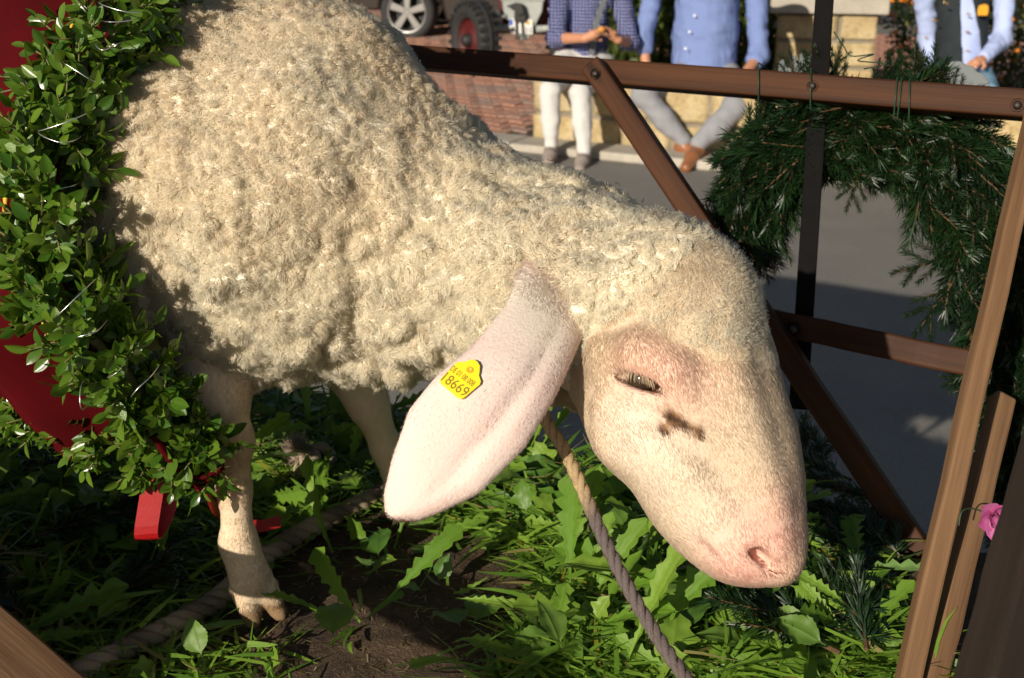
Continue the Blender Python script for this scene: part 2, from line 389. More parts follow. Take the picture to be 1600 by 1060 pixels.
def leg_sdf(p):
    d = s_chain(p, LEGR, .015)
    for a, b, ra, rb in HOOF_R: d = smin(d, s_cone(p, a, b, ra * 1.32 / FPX, rb * 1.335 / FPX), .0025)
    d2 = s_chain(p, LEGL, .015)
    for a, b, ra, rb in toes(LEGL[-1][0], FWD): d2 = smin(d2, s_cone(p, a, b, ra, rb), .006)
    d = np.minimum(d, d2)
    for sd in (-1, 1):
        h = s_chain(p, hind(sd), .02)
        for a, b, ra, rb in toes(hind(sd)[-1][0], FWD): h = smin(h, s_cone(p, a, b, ra, rb), .006)
        d = np.minimum(d, h)
    return d
_hd = lambda u, v: trace(head_base, u, v)
def HS(u, v, dd=0.): return W(u, v, _hd(u, v) + dd)       # a point on (or dd behind) the face surface
EYE = HS(1003, 592, .010); EYA = HS(958, 579, .004); EYB = HS(1040, 610, .004)
BROW = [HS(950, 556, .014), HS(1000, 556, .006), HS(1048, 583, .006), HS(1066, 612, .016)]
LOWL = [HS(962, 600, .012), HS(1000, 622, .010), HS(1035, 622, .010)]
TEAR = [HS(1048, 640, .0), HS(1052, 664, .0), HS(1085, 672, .0)]
NOS = [HS(1176, 858, .001), HS(1192, 868, .0), HS(1203, 884, .002)]
MOU = [HS(1092, 850, .001), HS(1130, 880, .001), HS(1175, 900, .002)]
CHK = [HS(960, 690, .018), HS(1060, 740, .015), HS(1120, 800, .018)]
def slit(q, a, b, half, deep):                            # narrow opening between two face points
    A, B = HS(*a), HS(*b); x = nrm(B - A); n = nrm((A + B) / 2 - CAM); n = nrm(n - x * (n @ x)); y = np.cross(n, x)
    return s_ell(q, (A + B) / 2, (np.linalg.norm(B - A) / 2, half, deep), np.array([x, y, n]))
def sheep_head(p):
    d = head_base(p)
    near = np.linalg.norm(p - np.asarray(W(1090, 660, 1.08), np.float32), axis=1) < .22
    if not near.any(): return d
    q = p[near]; e = d[near]
    e = smin(e, s_chain(q, [(x + nrm(CAM - x) * .001, .017) for x in BROW], .01), .016)
    e = smin(e, s_chain(q, [(HS(950, 640, .010), .013), (HS(1005, 676, .005), .013), (HS(1080, 740, .006), .012), (HS(1128, 795, .012), .012)], .01), .010)
    e = smin(e, s_chain(q, [(HS(1130, 560, .014), .017), (HS(1165, 680, .012), .016), (HS(1200, 790, .013), .015)], .01), .014)
    e = smin(e, s_chain(q, [(x, .012) for x in LOWL], .01), .012)
    e = smin(e, s_chain(q, [(x, .013) for x in CHK], .01), .02)
    e = smin(e, s_chain(q, [(HS(1150, 862, .018), .020), (HS(1218, 880, .02), .017)], .01), .012)     # lips, nose
    e = smin(e, s_chain(q, [(HS(1165, 838, .012), .014), (HS(1208, 846, .012), .014)], .01), .012)
    e = smin(e, s_chain(q, [(HS(956, 579, .002), .005), (HS(985, 571, -.0015), .0065), (HS(1015, 580, -.0015), .0065), (HS(1046, 608, .003), .004)], .006), .005)
    e = smin(e, s_chain(q, [(HS(958, 588, .003), .004), (HS(995, 609, .0), .0050), (HS(1036, 618, .003), .004)], .006), .005)
    e = smax(e, -slit(q, (958, 582), (1042, 611), .0058, .03), .002)
    e = smax(e, -slit(q, (1170, 855), (1206, 884), .0052, .018), .004)
    e = smax(e, -slit(q, (1196, 884), (1216, 893), .0018, .008), .003)
    d[near] = e; return d
_cache = {}
_HS = HS
def HS(u, v, dd=0.):
    k = (u, v, dd)
    if k not in _cache: _cache[k] = _HS(u, v, dd)
    return _cache[k]
def sheep_sdf(p):
    w = sheep_wool(p); h = sheep_head(p); l = leg_sdf(p)
    d = smin(w, h, .022); d = smin(d, l, .02)
    return np.maximum(d, -(p[:, 2] - .001))
# the fleece ends in a plane across the poll, behind eye and ear
FACE_N = nrm(np.array([.66, 0, 0]) - .75 * np.array([0, sP, cP])); FACE_P = W(955, 462, 1.06) + FACE_N * .010
sv, sf = mesh_sdf(sheep_sdf, (-1.25, .85, -.01), (.36, 2.05, .76), .0052)
for _ in range(2):                                        # light smoothing
    acc = np.zeros_like(sv); cn = np.zeros(len(sv))
    for k in range(4):
        np.add.at(acc, sf[:, k], sv[sf[:, (k + 1) % 4]]); np.add.at(cn, sf[:, k], 1)
    sv = sv * .5 + acc / np.maximum(cn, 1)[:, None] * .5
def region(P):                                            # 0..1 fleece weight, leg weight
    P = P.astype(np.float32)
    w = sheep_core(P); h = head_base(P); l = leg_sdf(P)
    face = (P - FACE_P) @ FACE_N
    wool = (w < np.minimum(h, l) + .012) & (face < 0)
    wool |= (h < .03) & (face < 0)
    wool &= ~((l < .010) & (w > .006))
    return wool, (l < np.minimum(w, h)) & ~wool, face
def fall(P, c, r): return np.exp(-(np.linalg.norm(P - np.asarray(c), axis=1) / r) ** 2)
FUR = np.array([.65, .525, .385]); PINK = np.array([.74, .43, .36]); WHT = np.array([.82, .72, .60]); BRN = np.array([.055, .022, .008])
def wcol(P):
    n = vnoise(P * 9, 11)[:, None]; n2 = vnoise(P * 40, 12)[:, None]; n3 = vnoise(P * 22, 13)[:, None]
    up = np.clip((P[:, 2:3] - .36) / .25, 0, 1)
    c = np.array([.95, .89, .735]) * (1 + .02 * n + .02 * n2)
    tan = np.clip(.25 * n3 + .25 * n + .62 * up - .10, 0, .62)
    return c * (1 - tan) + np.array([.88, .745, .55]) * tan
def skin_col(P):
    wool, leg, face = region(P)
    n = vnoise(P * 30, 2)[:, None]
    c = FUR * (1 + .06 * n + .07 * vnoise(P * 13, 8)[:, None])
    def blend(c, col, w): w = np.clip(w, 0, 1)[:, None]; return c * (1 - w) + np.asarray(col) * w
    for u, v, r, a in ((1000, 560, .022, .7), (1045, 582, .02, .75), (1000, 622, .018, .6), (985, 655, .03, .45), (1085, 600, .03, .35)): c = blend(c, PINK * 1.08, fall(P, HS(u, v), r) * a * .8)
    for u, v, r, a in ((1195, 855, .034, .85), (1130, 865, .03, .7), (1225, 800, .03, .5), (1160, 890, .03, .8)): c = blend(c, PINK * (1.08), fall(P, HS(u, v), r) * a * .75)
    for u, v, r, a in ((985, 670, .03, .6), (1040, 740, .03, .5), (1000, 690, .03, .5), (1100, 820, .03, .5)): c = blend(c, WHT, fall(P, HS(u, v), r) * a)
    tn = vnoise(P * 260, 4)
    tp = np.stack([fall(P, HS(u, v), r) for u, v, r in ((1044, 630, .005), (1046, 645, .007), (1050, 658, .008), (1036, 667, .006), (1024, 677, .005), (1013, 686, .004), (1064, 661, .006), (1080, 669, .0055), (1092, 675, .005))]).max(0)
    c = blend(c, (.26, .12, .045), np.clip((tp + tn * .30 - .30) * 4, 0, .9)); c = blend(c, BRN, np.clip((tp + vnoise(P * 190, 24) * .5 - .62) * 5, 0, .95))
    c = blend(c, (.30, .09, .06), np.stack([fall(P, HS(u, v), .005) for u, v in ((1030, 606), (1040, 613), (1176, 860), (1188, 868), (1198, 878))]).max(0) * .8)
    c = blend(c, (.36, .17, .12), np.stack([fall(P, HS(1094 + 8 * k, 842 + 6.2 * k + .25 * k * k * (k > 4) * 0), .0032) for k in range(10)]).max(0) * .75)  # mouth crease put into the colour as a darker pink line
    c = np.where(leg[:, None], np.array([.78, .64, .47]) * (1 + .08 * n), c)
    c = np.where(leg[:, None], blend(c, (.50, .33, .14), fall(P, LEGR[2][0] + np.array([0, -.02, -.02]), .035) * .7), c)
    c = np.where(leg[:, None], blend(c, (.55, .38, .22), np.clip(.055 - P[:, 2], 0, .05) * 14 + .25 * vnoise(P * 50, 14)), c)
    hz = leg & (P[:, 2] < .026 + .004 * n[:, 0]); c = np.where(hz[:, None], np.array([.27, .175, .095]) * (1 + .35 * n), c)
    c = np.where(wool[:, None], wcol(P) * .9, c)
    return np.clip(c, .005, .95)
# ---- ears (grown onto the same mesh) ----
EL = [(-55, -56), (0, -56), (72, -42), (155, -47), (231, -67), (295, -71), (375, -48), (425, -28), (448, -10)]
ER = [(-55, 62), (0, 72), (45, 84), (146, 104), (240, 111), (338, 94), (397, 62), (430, 40), (448, 12)]
def ear_mesh(NT_=44, NW=18):
    V = []; 
    for side in (1, -1):
        for i in range(NT_ + 1):
            t = -55 + 503 * (i / NT_) ** .95
            a = np.interp(t, *zip(*EL)); b = np.interp(t, *zip(*ER))
            for j in range(NW + 1):
                q = j / NW; n = a + (b - a) * q
                u = 868 - .577 * t + .817 * n; v = 440 + .817 * t + .577 * n
                T = max(0., t / 448)
                d = 1.003 + .175 * (1 - min(1., (t + 55) / 420.)) ** 3.2 + .009 * T ** 3
                d += .010 * (q - .42) ** 2 * 4 * (1 - .3 * T)                     # edges bend back
                d += .0036 * math.exp(-((q - .68) / .075) ** 2) * math.sin(math.pi * min(1, T * 1.1)) # long crease
                d -= .0015 * math.exp(-((q - .84) / .10) ** 2) * math.sin(math.pi * T)
                d += .0018 * math.sin(7 * T + 5 * q)
                th = .0030 * math.sqrt(max(0., 1 - (2 * q - 1) ** 6)) * math.sqrt(max(0., 1 - T ** 8)) + .0012
                th *= 1 + 1.6 * max(0, 1 - T * 4)
                V.append(W(u, v, d - side * th))
    F = []; K = (NT_ + 1) * (NW + 1)
    for i in range(NT_):
        for j in range(NW):
            a = i * (NW + 1) + j; F.append((a, a + NW + 1, a + NW + 2, a + 1)); F.append((K + a, K + a + 1, K + a + NW + 2, K + a + NW + 1))
    for i in range(NT_):
        for j in (0, NW):
            a = i * (NW + 1) + j; q = (a, K + a, K + a + NW + 1, a + NW + 1); F.append(q if j == 0 else q[::-1])
    for j in range(NW):
        a = NT_ * (NW + 1) + j; F.append((a, K + a, K + a + 1, a + 1)); a = j; F.append((a, a + 1, K + a + 1, K + a))
    return np.array(V), np.array(F)
ev, ef = ear_mesh()
HC = W(1085, 640, 1.10); HA = nrm(W(1162, 800, 1.07) - W(1063, 482, 1.115))           # head axis
HD = W(1180, 600, 1.06) - HC; HD = nrm(HD - HA * (HD @ HA)); HR = np.cross(HA, HD); HR = HR if HR[1] < 0 else -HR
ev2 = ev - 2 * np.outer((ev - HC) @ HR, HR)                                             # the other ear, mirrored in the head
ev2 = ev2 + np.outer(np.linalg.norm(ev2 - ev2[:19].mean(0), axis=1), LAT * .5 - FWD * .75)
def ear_col(V):
    n = vnoise(V * 35, 21)[:, None]; t = np.linalg.norm(V - W(868, 440, 1.05), axis=1)[:, None] / .23
    k = np.clip(.15 + .55 * t + .35 * n, 0, .85)
    c = np.array([.84, .73, .66]) * (1 - k) + np.array([.80, .585, .53]) * k
    b_ = np.clip(1.25 - t * 3.6, 0, 1); c = c * (1 - b_) + np.array([.88, .79, .65]) * b_
    e = (fall(V, W(782, 551, 1.0), .004) * .8)[:, None]
    return c * (1 - e) + BRN * e
nv = len(sv)
allv = np.concatenate([sv, ev, ev2]); allf = np.concatenate([sf, ef + nv, ef[:, ::-1] + nv + len(ev)])
scol = np.concatenate([skin_col(sv), ear_col(ev), ear_col(ev)])
t = NT('sheep_skin'); a = t.n('Attribute', attribute_name='col').outputs['Color']
nz = t.noise(350., t.coord(), 3)
t.pbsdf(i_Base_Color=t.mix(.25, a, t.mix(nz, (.5, .4, .3), (1, .95, .9)), 'MULTIPLY'), i_Roughness=.7, i_Specular_IOR_Level=.25, i_Normal=t.bump(nz, .35, .002), i_Subsurface_Weight=.0)
M_SKIN = t.m
sheep = empty('sheep', LS(-.3, 0, 0), 'cream woolly sheep with lowered pale head and long drooping ears', 'sheep')
body = pymesh('body', allv, allf, M_SKIN, sheep, True, scol)
# eyeball
mb = MB(); Me = Matrix.Translation(Vector(EYE + nrm(ray(1003, 592)) * .003))
mb.lathe([(.0125 * math.cos(math.pi * k / 10), max(1e-5, .0125 * math.sin(math.pi * k / 10))) for k in range(11)], 20, Me)
M_EYE = simple('eye_dark', (.03, .018, .01), .08, .2, 80, 0)
mb.build('eye', M_EYE, sheep, True)
def sdepth(u, v, off, manual):
    d = trace(lambda p: smin(sheep_core(p), 1e3 + 0 * p[:, 0], .01), u, v, .5, 1.6)
    return (d - off) if d is not None else manual
EDGE = [(345, 716, 1.225, 34), (300, 690, 1.215, 46), (248, 645, 1.19, 62), (190, 580, 1.16, 76), (135, 510, 1.13, 84), (98, 430, 1.11, 88), (88, 340, 1.105, 86), (100, 240, 1.11, 84), (135, 140, 1.13, 82), (185, 50, 1.17, 84), (235, -30, 1.22, 84)]
near = []; nrad = []
for u, v, dm, rp in EDGE:
    d = sdepth(u, v, .030, dm) if v < 560 else dm
    d = min(d, dm + .05); near.append(W(u - (16 if v < 560 else 4), v, d)); nrad.append(rp * d / FPX * .90)
near = np.array(near)
# ---- fleece and short coat: strands grown on the body ----
def tri_sample(V, F, n, mask=None, rng=RNG, dens=None):
    T = np.concatenate([F[:, [0, 1, 2]], F[:, [0, 2, 3]]])
    if mask is not None: T = T[mask[T].any(1)]
    A = V[T]; ar = np.linalg.norm(np.cross(A[:, 1] - A[:, 0], A[:, 2] - A[:, 0]), axis=1)
    if dens is not None: ar = ar * dens(A.mean(1))
    i = rng.choice(len(T), n, p=ar / ar.sum()); u = rng.random((n, 2)); fl = u.sum(1) > 1; u[fl] = 1 - u[fl]
    return A[i, 0] + (A[i, 1] - A[i, 0]) * u[:, :1] + (A[i, 2] - A[i, 0]) * u[:, 1:], T[i]
def unit(v): return v / np.maximum(np.linalg.norm(v, axis=-1, keepdims=True), 1e-9)
def hair_mat(name, trans=.3, soft=.6, rough=.9, gloss=.03):
    t = NT(name); c = t.n('Attribute', attribute_name='col').outputs['Color']
    nv_ = t.n('Attribute', attribute_name='nrm').outputs['Vector']; gn = t.n('NewGeometry').outputs['Normal']
    mixn = t.n('Mix', data_type='VECTOR', i_0=soft, i_4=gn, i_5=nv_).outputs[1]
    mixn = t.n('VectorMath', operation='NORMALIZE', i_0=mixn).outputs[0]
    d = t.n('BsdfDiffuse', i_Color=c, i_Normal=mixn, i_Roughness=.3); tl = t.n('BsdfTranslucent', i_Color=c)
    m1 = t.n('MixShader', i_0=trans, i_1=d.outputs[0], i_2=tl.outputs[0])
    g = t.n('BsdfGlossy', i_Color=(1, .95, .85, 1), i_Roughness=.45)
    m2 = t.n('MixShader', i_0=gloss, i_1=m1.outputs[0], i_2=g.outputs[0]); t.l(m2.outputs[0], t.out.inputs[0]); return t.m
def strands(name, P, rad, col, nr, mat, parent):           # P (N,K,3), col (N,K,3), nr (N,3)
    N, K = P.shape[:2]; col = col / np.maximum(1., col.max(-1, keepdims=True) / .93)
    cu = bpy.data.hair_curves.new(name); cu.add_curves([K] * N)
    cu.attributes['position'].data.foreach_set('vector', P.astype(np.float32).ravel())
    ra = cu.attributes.get('radius') or cu.attributes.new('radius', 'FLOAT', 'POINT')
    rr = rad * np.linspace(1, .45, K)[None] * np.ones((N, 1)); ra.data.foreach_set('value', rr.astype(np.float32).ravel())
    ca = cu.attributes.new('col', 'FLOAT_COLOR', 'POINT'); cc = np.ones((N, K, 4), np.float32); cc[..., :3] = np.clip(col, .003, .95)
    ca.data.foreach_set('color', cc.ravel())
    na = cu.attributes.new('nrm', 'FLOAT_VECTOR', 'CURVE'); na.data.foreach_set('vector', nr.astype(np.float32).ravel())
    cu.materials.append(mat); o = link(name, cu); adopt(o, parent); return o
M_WOOL = hair_mat('wool_fibre', .52, .9); M_FUR = hair_mat('short_coat', .42, .9)
def near_edge(): return near
wl, lg, fc = region(sv)
sn = grad(lambda p: smin(smin(sheep_core(p), head_base(p), .03), leg_sdf(p), .02), sv, .006)
view = unit(CAM - sv); facing = (sn * view).sum(1)
pj = proj(sv)
inb = (pj[:, 0] > -60) & (pj[:, 0] < 1660) & (pj[:, 1] > -150)
locs = (sv - ORG) @ FWD
EPS = None
wl2 = wl | (fall(sv, HS(1118, 425), .070) + .16 * vnoise(sv * 40, 96) > .42) | ((fc < .010 + .012 * vnoise(sv * 45, 95)) & ~lg)
_ez = np.array([p[2] for p in near_edge()]); _es = np.array([(p - ORG) @ FWD for p in near_edge()]); _o = np.argsort(_ez)
wm = wl2 & (locs > np.interp(sv[:, 2], _ez[_o], _es[_o]) - .035) & (sv[:, 2] > .16)
# clumps
def wool(ncl, per, seed, dens, lenm, tag_):
    rng = np.random.default_rng(seed)
    Cc, _ = tri_sample(sv, sf, ncl * 5, wm, rng, dens); kept = []; cells = {}
    for c_ in Cc:                                          # even spacing
        key = tuple((c_ // .0064).astype(int)); ok = True
        for a_ in (-1, 0, 1):
            for b_ in (-1, 0, 1):
                for d_ in (-1, 0, 1):
                    q_ = cells.get((key[0] + a_, key[1] + b_, key[2] + d_))
                    if q_ is not None and ((q_ - c_) ** 2).sum() < .0064 ** 2: ok = False; break
        if ok: cells[key] = c_; kept.append(c_)
    Cc = np.array(kept); ncl = len(Cc); print('clumps', ncl)
    nC = grad(lambda p: smin(sheep_wool(p), head_base(p), .03), Cc, .008)
    low = np.clip((.50 - Cc[:, 2]) / .2, 0, 1)[:, None]                          # 1 on the flank and chest
    poll = np.clip(1 - np.abs((Cc - FACE_P) @ FACE_N) / .10, 0, 1)[:, None]
    fl = np.stack([vnoise(Cc * 14, s) for s in (31, 32, 33)], 1)
    dirc = unit(nC * (.70 + .3 * low) + fl * .32 + np.array([0, 0, -1]) * (.15 + .15 * low) - FWD * .35 * (1 - low) + rng.normal(0, .10, Cc.shape))
    L = lenm * (1 - .35 * fall(Cc, HS(1135, 450), .07)) * (1 + .25 * (1 - low[:, 0]) + 1.1 * fall(Cc, W(850, 440, 1.11), .045)) * (.75 + .5 * rng.random(ncl)) * (1 - .35 * poll[:, 0])
    ci = np.repeat(np.arange(ncl), per); N = len(ci); K = 7
    rc = .0060 * (1 - .25 * poll[ci, 0])
    a = unit(np.cross(nC, rng.normal(size=nC.shape)))[ci]; b = np.cross(nC[ci], a)
    th = rng.random(N) * 2 * np.pi; rr = np.sqrt(rng.random(N)) * rc
    off = a * (rr * np.cos(th))[:, None] + b * (rr * np.sin(th))[:, None]
    ts = np.linspace(0, 1, K)
    conv = 1 - .30 * ts ** 2
    ph = (rng.random(ncl) * 6.28)[ci]; fr = (9 + 4 * rng.random(ncl))[ci]; am = (.0008 + .0009 * rng.random(ncl))[ci]
    side = unit(np.cross(dirc, rng.normal(size=dirc.shape)))[ci]; side2 = np.cross(dirc[ci], side)
    Ls = (L[ci] * (.72 + .36 * rng.random(N)))
    curl = ((.25 + .9 * rng.random(ncl)) * (.4 + .6 * rng.random(ncl)))[ci]
    base = Cc[ci] - nC[ci] * .004
    P = np.zeros((N, K, 3))
    for k, tt in enumerate(ts):
        bend = curl * tt * tt * .45
        P[:, k] = base + off * conv[k] + dirc[ci] * (Ls * (tt - .18 * bend * tt))[:, None] + side * (am * np.sin(ph + fr * tt) * (.3 + tt))[:, None] + side2 * (am * np.cos(ph + fr * tt) * (.3 + tt))[:, None] \
            + side * (Ls * bend * tt)[:, None] + np.array([0, 0, -1]) * (Ls * .12 * tt * tt)[:, None]
    P += rng.normal(0, .0004, P.shape) * ts[None, :, None]
    cb = wcol(Cc); cb = cb * (1 + rng.normal(0, .05, (ncl, 1)))
    brown = (rng.random(ncl) < .04 + .14 * (1 - low[:, 0])) * (.3 + .5 * rng.random(ncl))
    ctip = cb * (1 - brown[:, None] * .5) + np.array([.50, .33, .17]) * brown[:, None] * .5
    croot = cb * np.array([1.04, 1.0, .98]) * .98 + .02
    kk = ts[None, :, None] ** 2.2
    col = croot[ci][:, None] * (1 - kk) + ctip[ci][:, None] * kk
    nr = unit(nC[ci] * .75 + dirc[ci] * .15 + off / rc[:, None] * .55)
    return strands(tag_, P, .00034, col, nr, M_WOOL, sheep)
vis = lambda c: np.where(((unit(CAM - c) * grad(sheep_core, c)).sum(1) > -.25) & ((c - ORG) @ FWD > -.22), 1., .16)
wool(int(8000 * HQ), 36, 5, vis, .0100, 'fleece')
# loose fluff between the locks
rng = np.random.default_rng(77); NF = int(250000 * HQ); Rt, _ = tri_sample(sv, sf, NF, wm, rng, vis); nn = grad(lambda p: smin(sheep_wool(p), head_base(p), .03), Rt, .008)
dd = unit(nn * .8 + np.stack([vnoise(Rt * 60, s) for s in (81, 82, 83)], 1) * .5 + np.stack([vnoise(Rt * 170, s) for s in (84, 85, 86)], 1) * .5 + np.array([0, 0, -.3]) + rng.normal(0, .2, Rt.shape))
sd_ = unit(np.cross(dd, rng.normal(size=dd.shape))); Lf = .0058 + .0042 * rng.random((NF, 1)); P = np.stack([Rt - nn * .003 + dd * Lf * t_ + sd_ * .0010 * math.sin(6.5 * t_) * (.3 + t_) + sd_ * Lf * .35 * t_ * t_ for t_ in (0, .25, .5, .75, 1)], 1)
cf = wcol(Rt) * (1 + rng.normal(0, .07, (NF, 1))); strands('fluff', P, .00026, np.repeat(cf[:, None], 5, 1), unit(nn * .8 + dd * .35), M_WOOL, sheep)
# dry flecks caught in the wool of the back
nf_ = 420; Rt, _ = tri_sample(sv, sf, nf_, wm & (sv[:, 2] > .40), rng, vis); nn = grad(sheep_core, Rt, .008); d_ = unit(np.cross(nn, rng.normal(size=nn.shape)) + nn * .3); L_ = .002 + .004 * rng.random((nf_, 1))
strands('dry_flecks', np.stack([Rt + nn * .0085 + d_ * L_ * t_ for t_ in (0, .5, 1)], 1), .0004, np.tile(np.array([.20, .115, .05]), (nf_, 3, 1)) * (.5 + rng.random((nf_, 1, 1))), nn, M_FUR, sheep)
# tight curls where the fleece ends over the brow
rng = np.random.default_rng(15); bm_ = (np.abs(fc + .008) < .014) & ~lg; NCU = 230; Cc, _ = tri_sample(sv, sf, NCU, bm_, rng, vis); nC = grad(lambda p: smin(sheep_wool(p), head_base(p), .03), Cc, .006)
ci = np.repeat(np.arange(NCU), 18); N = len(ci); a_ = unit(np.cross(nC, rng.normal(size=nC.shape)))[ci]; b_ = np.cross(nC[ci], a_); r_ = (.0012 + .0022 * rng.random(NCU))[ci] * (.7 + .6 * rng.random(N)); ph = (rng.random(NCU) * 6.3)[ci] + rng.normal(0, .5, N); jt = rng.normal(0, .0012, (N, 3))
P = np.stack([Cc[ci] + jt + nC[ci] * (.001 + .007 * t_) + (a_ * np.cos(ph + 7.5 * t_)[:, None] + b_ * np.sin(ph + 7.5 * t_)[:, None]) * (r_ * (1 - .3 * t_))[:, None] for t_ in np.linspace(0, 1, 9)], 1)
cc_ = (wcol(Cc) * (.85 + .25 * rng.random((NCU, 1))))[ci]; strands('brow_curls', P, .0003, np.repeat(cc_[:, None], 9, 1), nC[ci], M_WOOL, sheep)
# ---- short coat on face, legs and ear ----
def coat(V, F, mask, n, flow, length, colf, nfun, seed, rad=.00022, lift=.35, dens=None, name='short_coat'):
    rng = np.random.default_rng(seed); Rt, T = tri_sample(V, F, n, mask, rng, dens); nn = nfun(Rt)
    fd = flow(Rt, nn); fd = fd + np.stack([vnoise(Rt * 45, s) for s in (41, 42, 43)], 1) * .35 + rng.normal(0, .22, fd.shape)
    fd = unit(fd - nn * (fd * nn).sum(1, keepdims=True))
    L = length(Rt) * (.6 + .7 * rng.random(n)); ts = np.linspace(0, 1, 4); P = np.zeros((n, 4, 3))
    for k, tt in enumerate(ts): P[:, k] = Rt - nn * .0008 + (fd * (tt * (1 - .1 * tt)) + nn * lift * (tt - .45 * tt * tt))* L[:, None]
    c = colf(Rt) * (1 + rng.normal(0, .06, (n, 1)))
    col = c[:, None] * np.array([1., 1.0, 1.03, 1.06])[None, :, None]
    return strands(name, P, rad, col, unit(nn + rng.normal(0, .12, nn.shape)), M_FUR, sheep)
hmask = ~wl & ~lg
nh = lambda p: grad(lambda q: smin(sheep_head(q), sheep_core(q), .02), p, .003)
def flow_face(p, n): return np.tile(HA, (len(p), 1)) + np.outer(np.clip(.5 - np.linalg.norm(p - W(1180, 860, 1.05), axis=1) * 3, -.6, .5), HD) * .3
def len_face(p):
    tuft = fall(p, HS(1130, 440), .07)
    return .0050 + .006 * tuft + .005 * np.clip(1 - ((p - FACE_P) @ FACE_N) / .05, 0, 1)
keepout = lambda c: np.clip(1.1 - fall(c, EYE, .016) * 1.2 - fall(c, NOS[1], .012) * 1.1 - fall(c, W(1160, 880, 1.05), .03) * .6, .02, 1) * np.where((unit(CAM - c) * nh(c)).sum(1) > -.35, 1, .1)
coat(sv, sf, hmask, int(70000 * HQ), flow_face, len_face, skin_col, nh, 8, dens=keepout, lift=.45)
# woolly topknot on the forehead
tm = hmask & (fall(sv, HS(1140, 430), .07) > .3)
coat(sv, sf, tm, int(26000 * HQ), lambda p, n: np.tile(HA * .4 - np.array([0, 0, .2]), (len(p), 1)) + np.stack([vnoise(p * 60, s) for s in (51, 52, 53)], 1) * 1.6, lambda p: .0065 + .004 * fall(p, HS(1140, 440), .06), lambda p: np.array([.87, .755, .575]) * (1 + .05 * vnoise(p * 30, 19)[:, None]), nh, 9, .00026, .55, name='topknot')
lm = lg & (sv[:, 2] > .028) & (locs > -.3)
coat(sv, sf, lm, int(42000 * HQ), lambda p, n: np.tile(np.array([0, 0, -1.]), (len(p), 1)), lambda p: .0055 + 0 * p[:, 0], skin_col, lambda p: grad(leg_sdf, p, .003), 10, name='leg_coat', dens=lambda c: np.where(np.linalg.norm(c - LEGR[3][0], axis=1) < .2, 1., .25))
em = np.ones(len(ev), bool); ecen = W(760, 630, 1.02)
me_ = pymesh('tmp', ev, ef, None, 'data'); me_.update(); en = np.zeros((len(ev), 3), np.float32); me_.vertices.foreach_get('normal', en.reshape(-1)) if False else None
vn = np.array([v.normal[:] for v in me_.vertices]); bpy.data.meshes.remove(me_)
def n_ear(p):
    out = np.zeros((len(p), 3))
    for i in range(0, len(p), 4000):
        q = p[i:i + 4000]; d = ((q[:, None] - ev[None]) ** 2).sum(2); out[i:i + 4000] = vn[d.argmin(1)]
    return unit(out)
eax = nrm(W(612, 803, 1.02) - W(868, 440, 1.05))
coat(ev, ef, em, int(26000 * HQ), lambda p, n: np.tile(eax, (len(p), 1)), lambda p: .0050 + .012 * np.clip(1 - np.linalg.norm(p - W(862, 440, 1.13), axis=1) / .075, 0, 1), ear_col, n_ear, 11, rad=.00018, lift=.3, name='ear_coat')
# lashes over the lowered lid, chin whiskers
rng = np.random.default_rng(3); NL = 60; tq = .08 + .84 * rng.random(NL)
a = np.array([np.interp(tq, [0, .5, 1], [p[k] for p in (HS(966, 580, -.002), HS(998, 584, -.004), HS(1026, 600, -.002))]) for k in range(3)]).T
dn = W(0, 100, 1) - W(0, 0, 1); dn = nrm(dn); tow = -nrm(ray(1003, 592))
P = np.zeros((NL, 5, 3)); L = .006 + .005 * rng.random(NL)
sdv = (tq - .5)[:, None] * np.array([1, 0, 0]) * 1.0
for k, tt in enumerate(np.linspace(0, 1, 5)): P[:, k] = a + (dn * (tt * .75) + tow * (tt * .75 - .5 * tt * tt) + sdv * tt * .6)* L[:, None]
col = np.tile(np.array([.40, .32, .22]), (NL, 5, 1)) * (.3 + 2.2 * rng.random((NL, 1, 1))); strands('eyelashes', P, .0002, col, np.tile(tow, (NL, 1)), M_FUR, sheep)
# ======================= blanket, box garland, ribbons ================================
def mirror(p): return p - 2 * np.outer((p - ORG) @ LAT, LAT)
top = near[-1]
ridge = top - LAT * ((top - ORG) @ LAT); ridge[2] = max(top[2] + .05, .705)
mid1 = (top + ridge) / 2; mid1[2] = ridge[2] - .012
far = mirror(near[::-1]); mid2 = mirror(mid1[None])[0]
ring = np.concatenate([near, [mid1, ridge, mid2], far]); rrad = np.array(nrad + [.045] * 3 + nrad[::-1])
EP = catmull(ring, 6); ER_ = np.interp(np.linspace(0, len(ring) - 1, len(EP)), np.arange(len(ring)), rrad)
# velvet
t = NT('red_velvet'); n = t.noise(420., t.coord(), 2); n2 = t.noise(9., t.coord(), 3)
t.pbsdf(i_Base_Color=t.ramp(n2, (.3, (.045, .0008, .0015)), (.7, (.085, .001, .003))), i_Roughness=.85, i_Sheen_Weight=.2, i_Sheen_Tint=(.9, .05, .06, 1), i_Sheen_Roughness=.35, i_Normal=t.bump(n, .3, .001), i_Specular_IOR_Level=.1); M_VELV = t.m
NS = 46; S = np.linspace(-.01, .78, NS); GV = []
for i, p in enumerate(EP):
    for s in S:
        q = p - FWD * s; q = q + np.array([0, 0, -.02]) * min(1, s * 4) * (q[2] < .45)
        GV.append(q)
GV = np.array(GV)
for _ in range(14):
    d = sheep_core(GV.astype(np.float32)); push = np.clip(.012 - d, 0, .05)
    GV += grad(sheep_core, GV, .01) * push[:, None] * .8
og = unit(GV - (ORG + np.outer((GV - ORG) @ FWD, FWD) + np.array([0, 0, .45])))
low = np.clip((.50 - GV[:, 2]) / .2, 0, 1)
sl = (GV - ORG) @ FWD
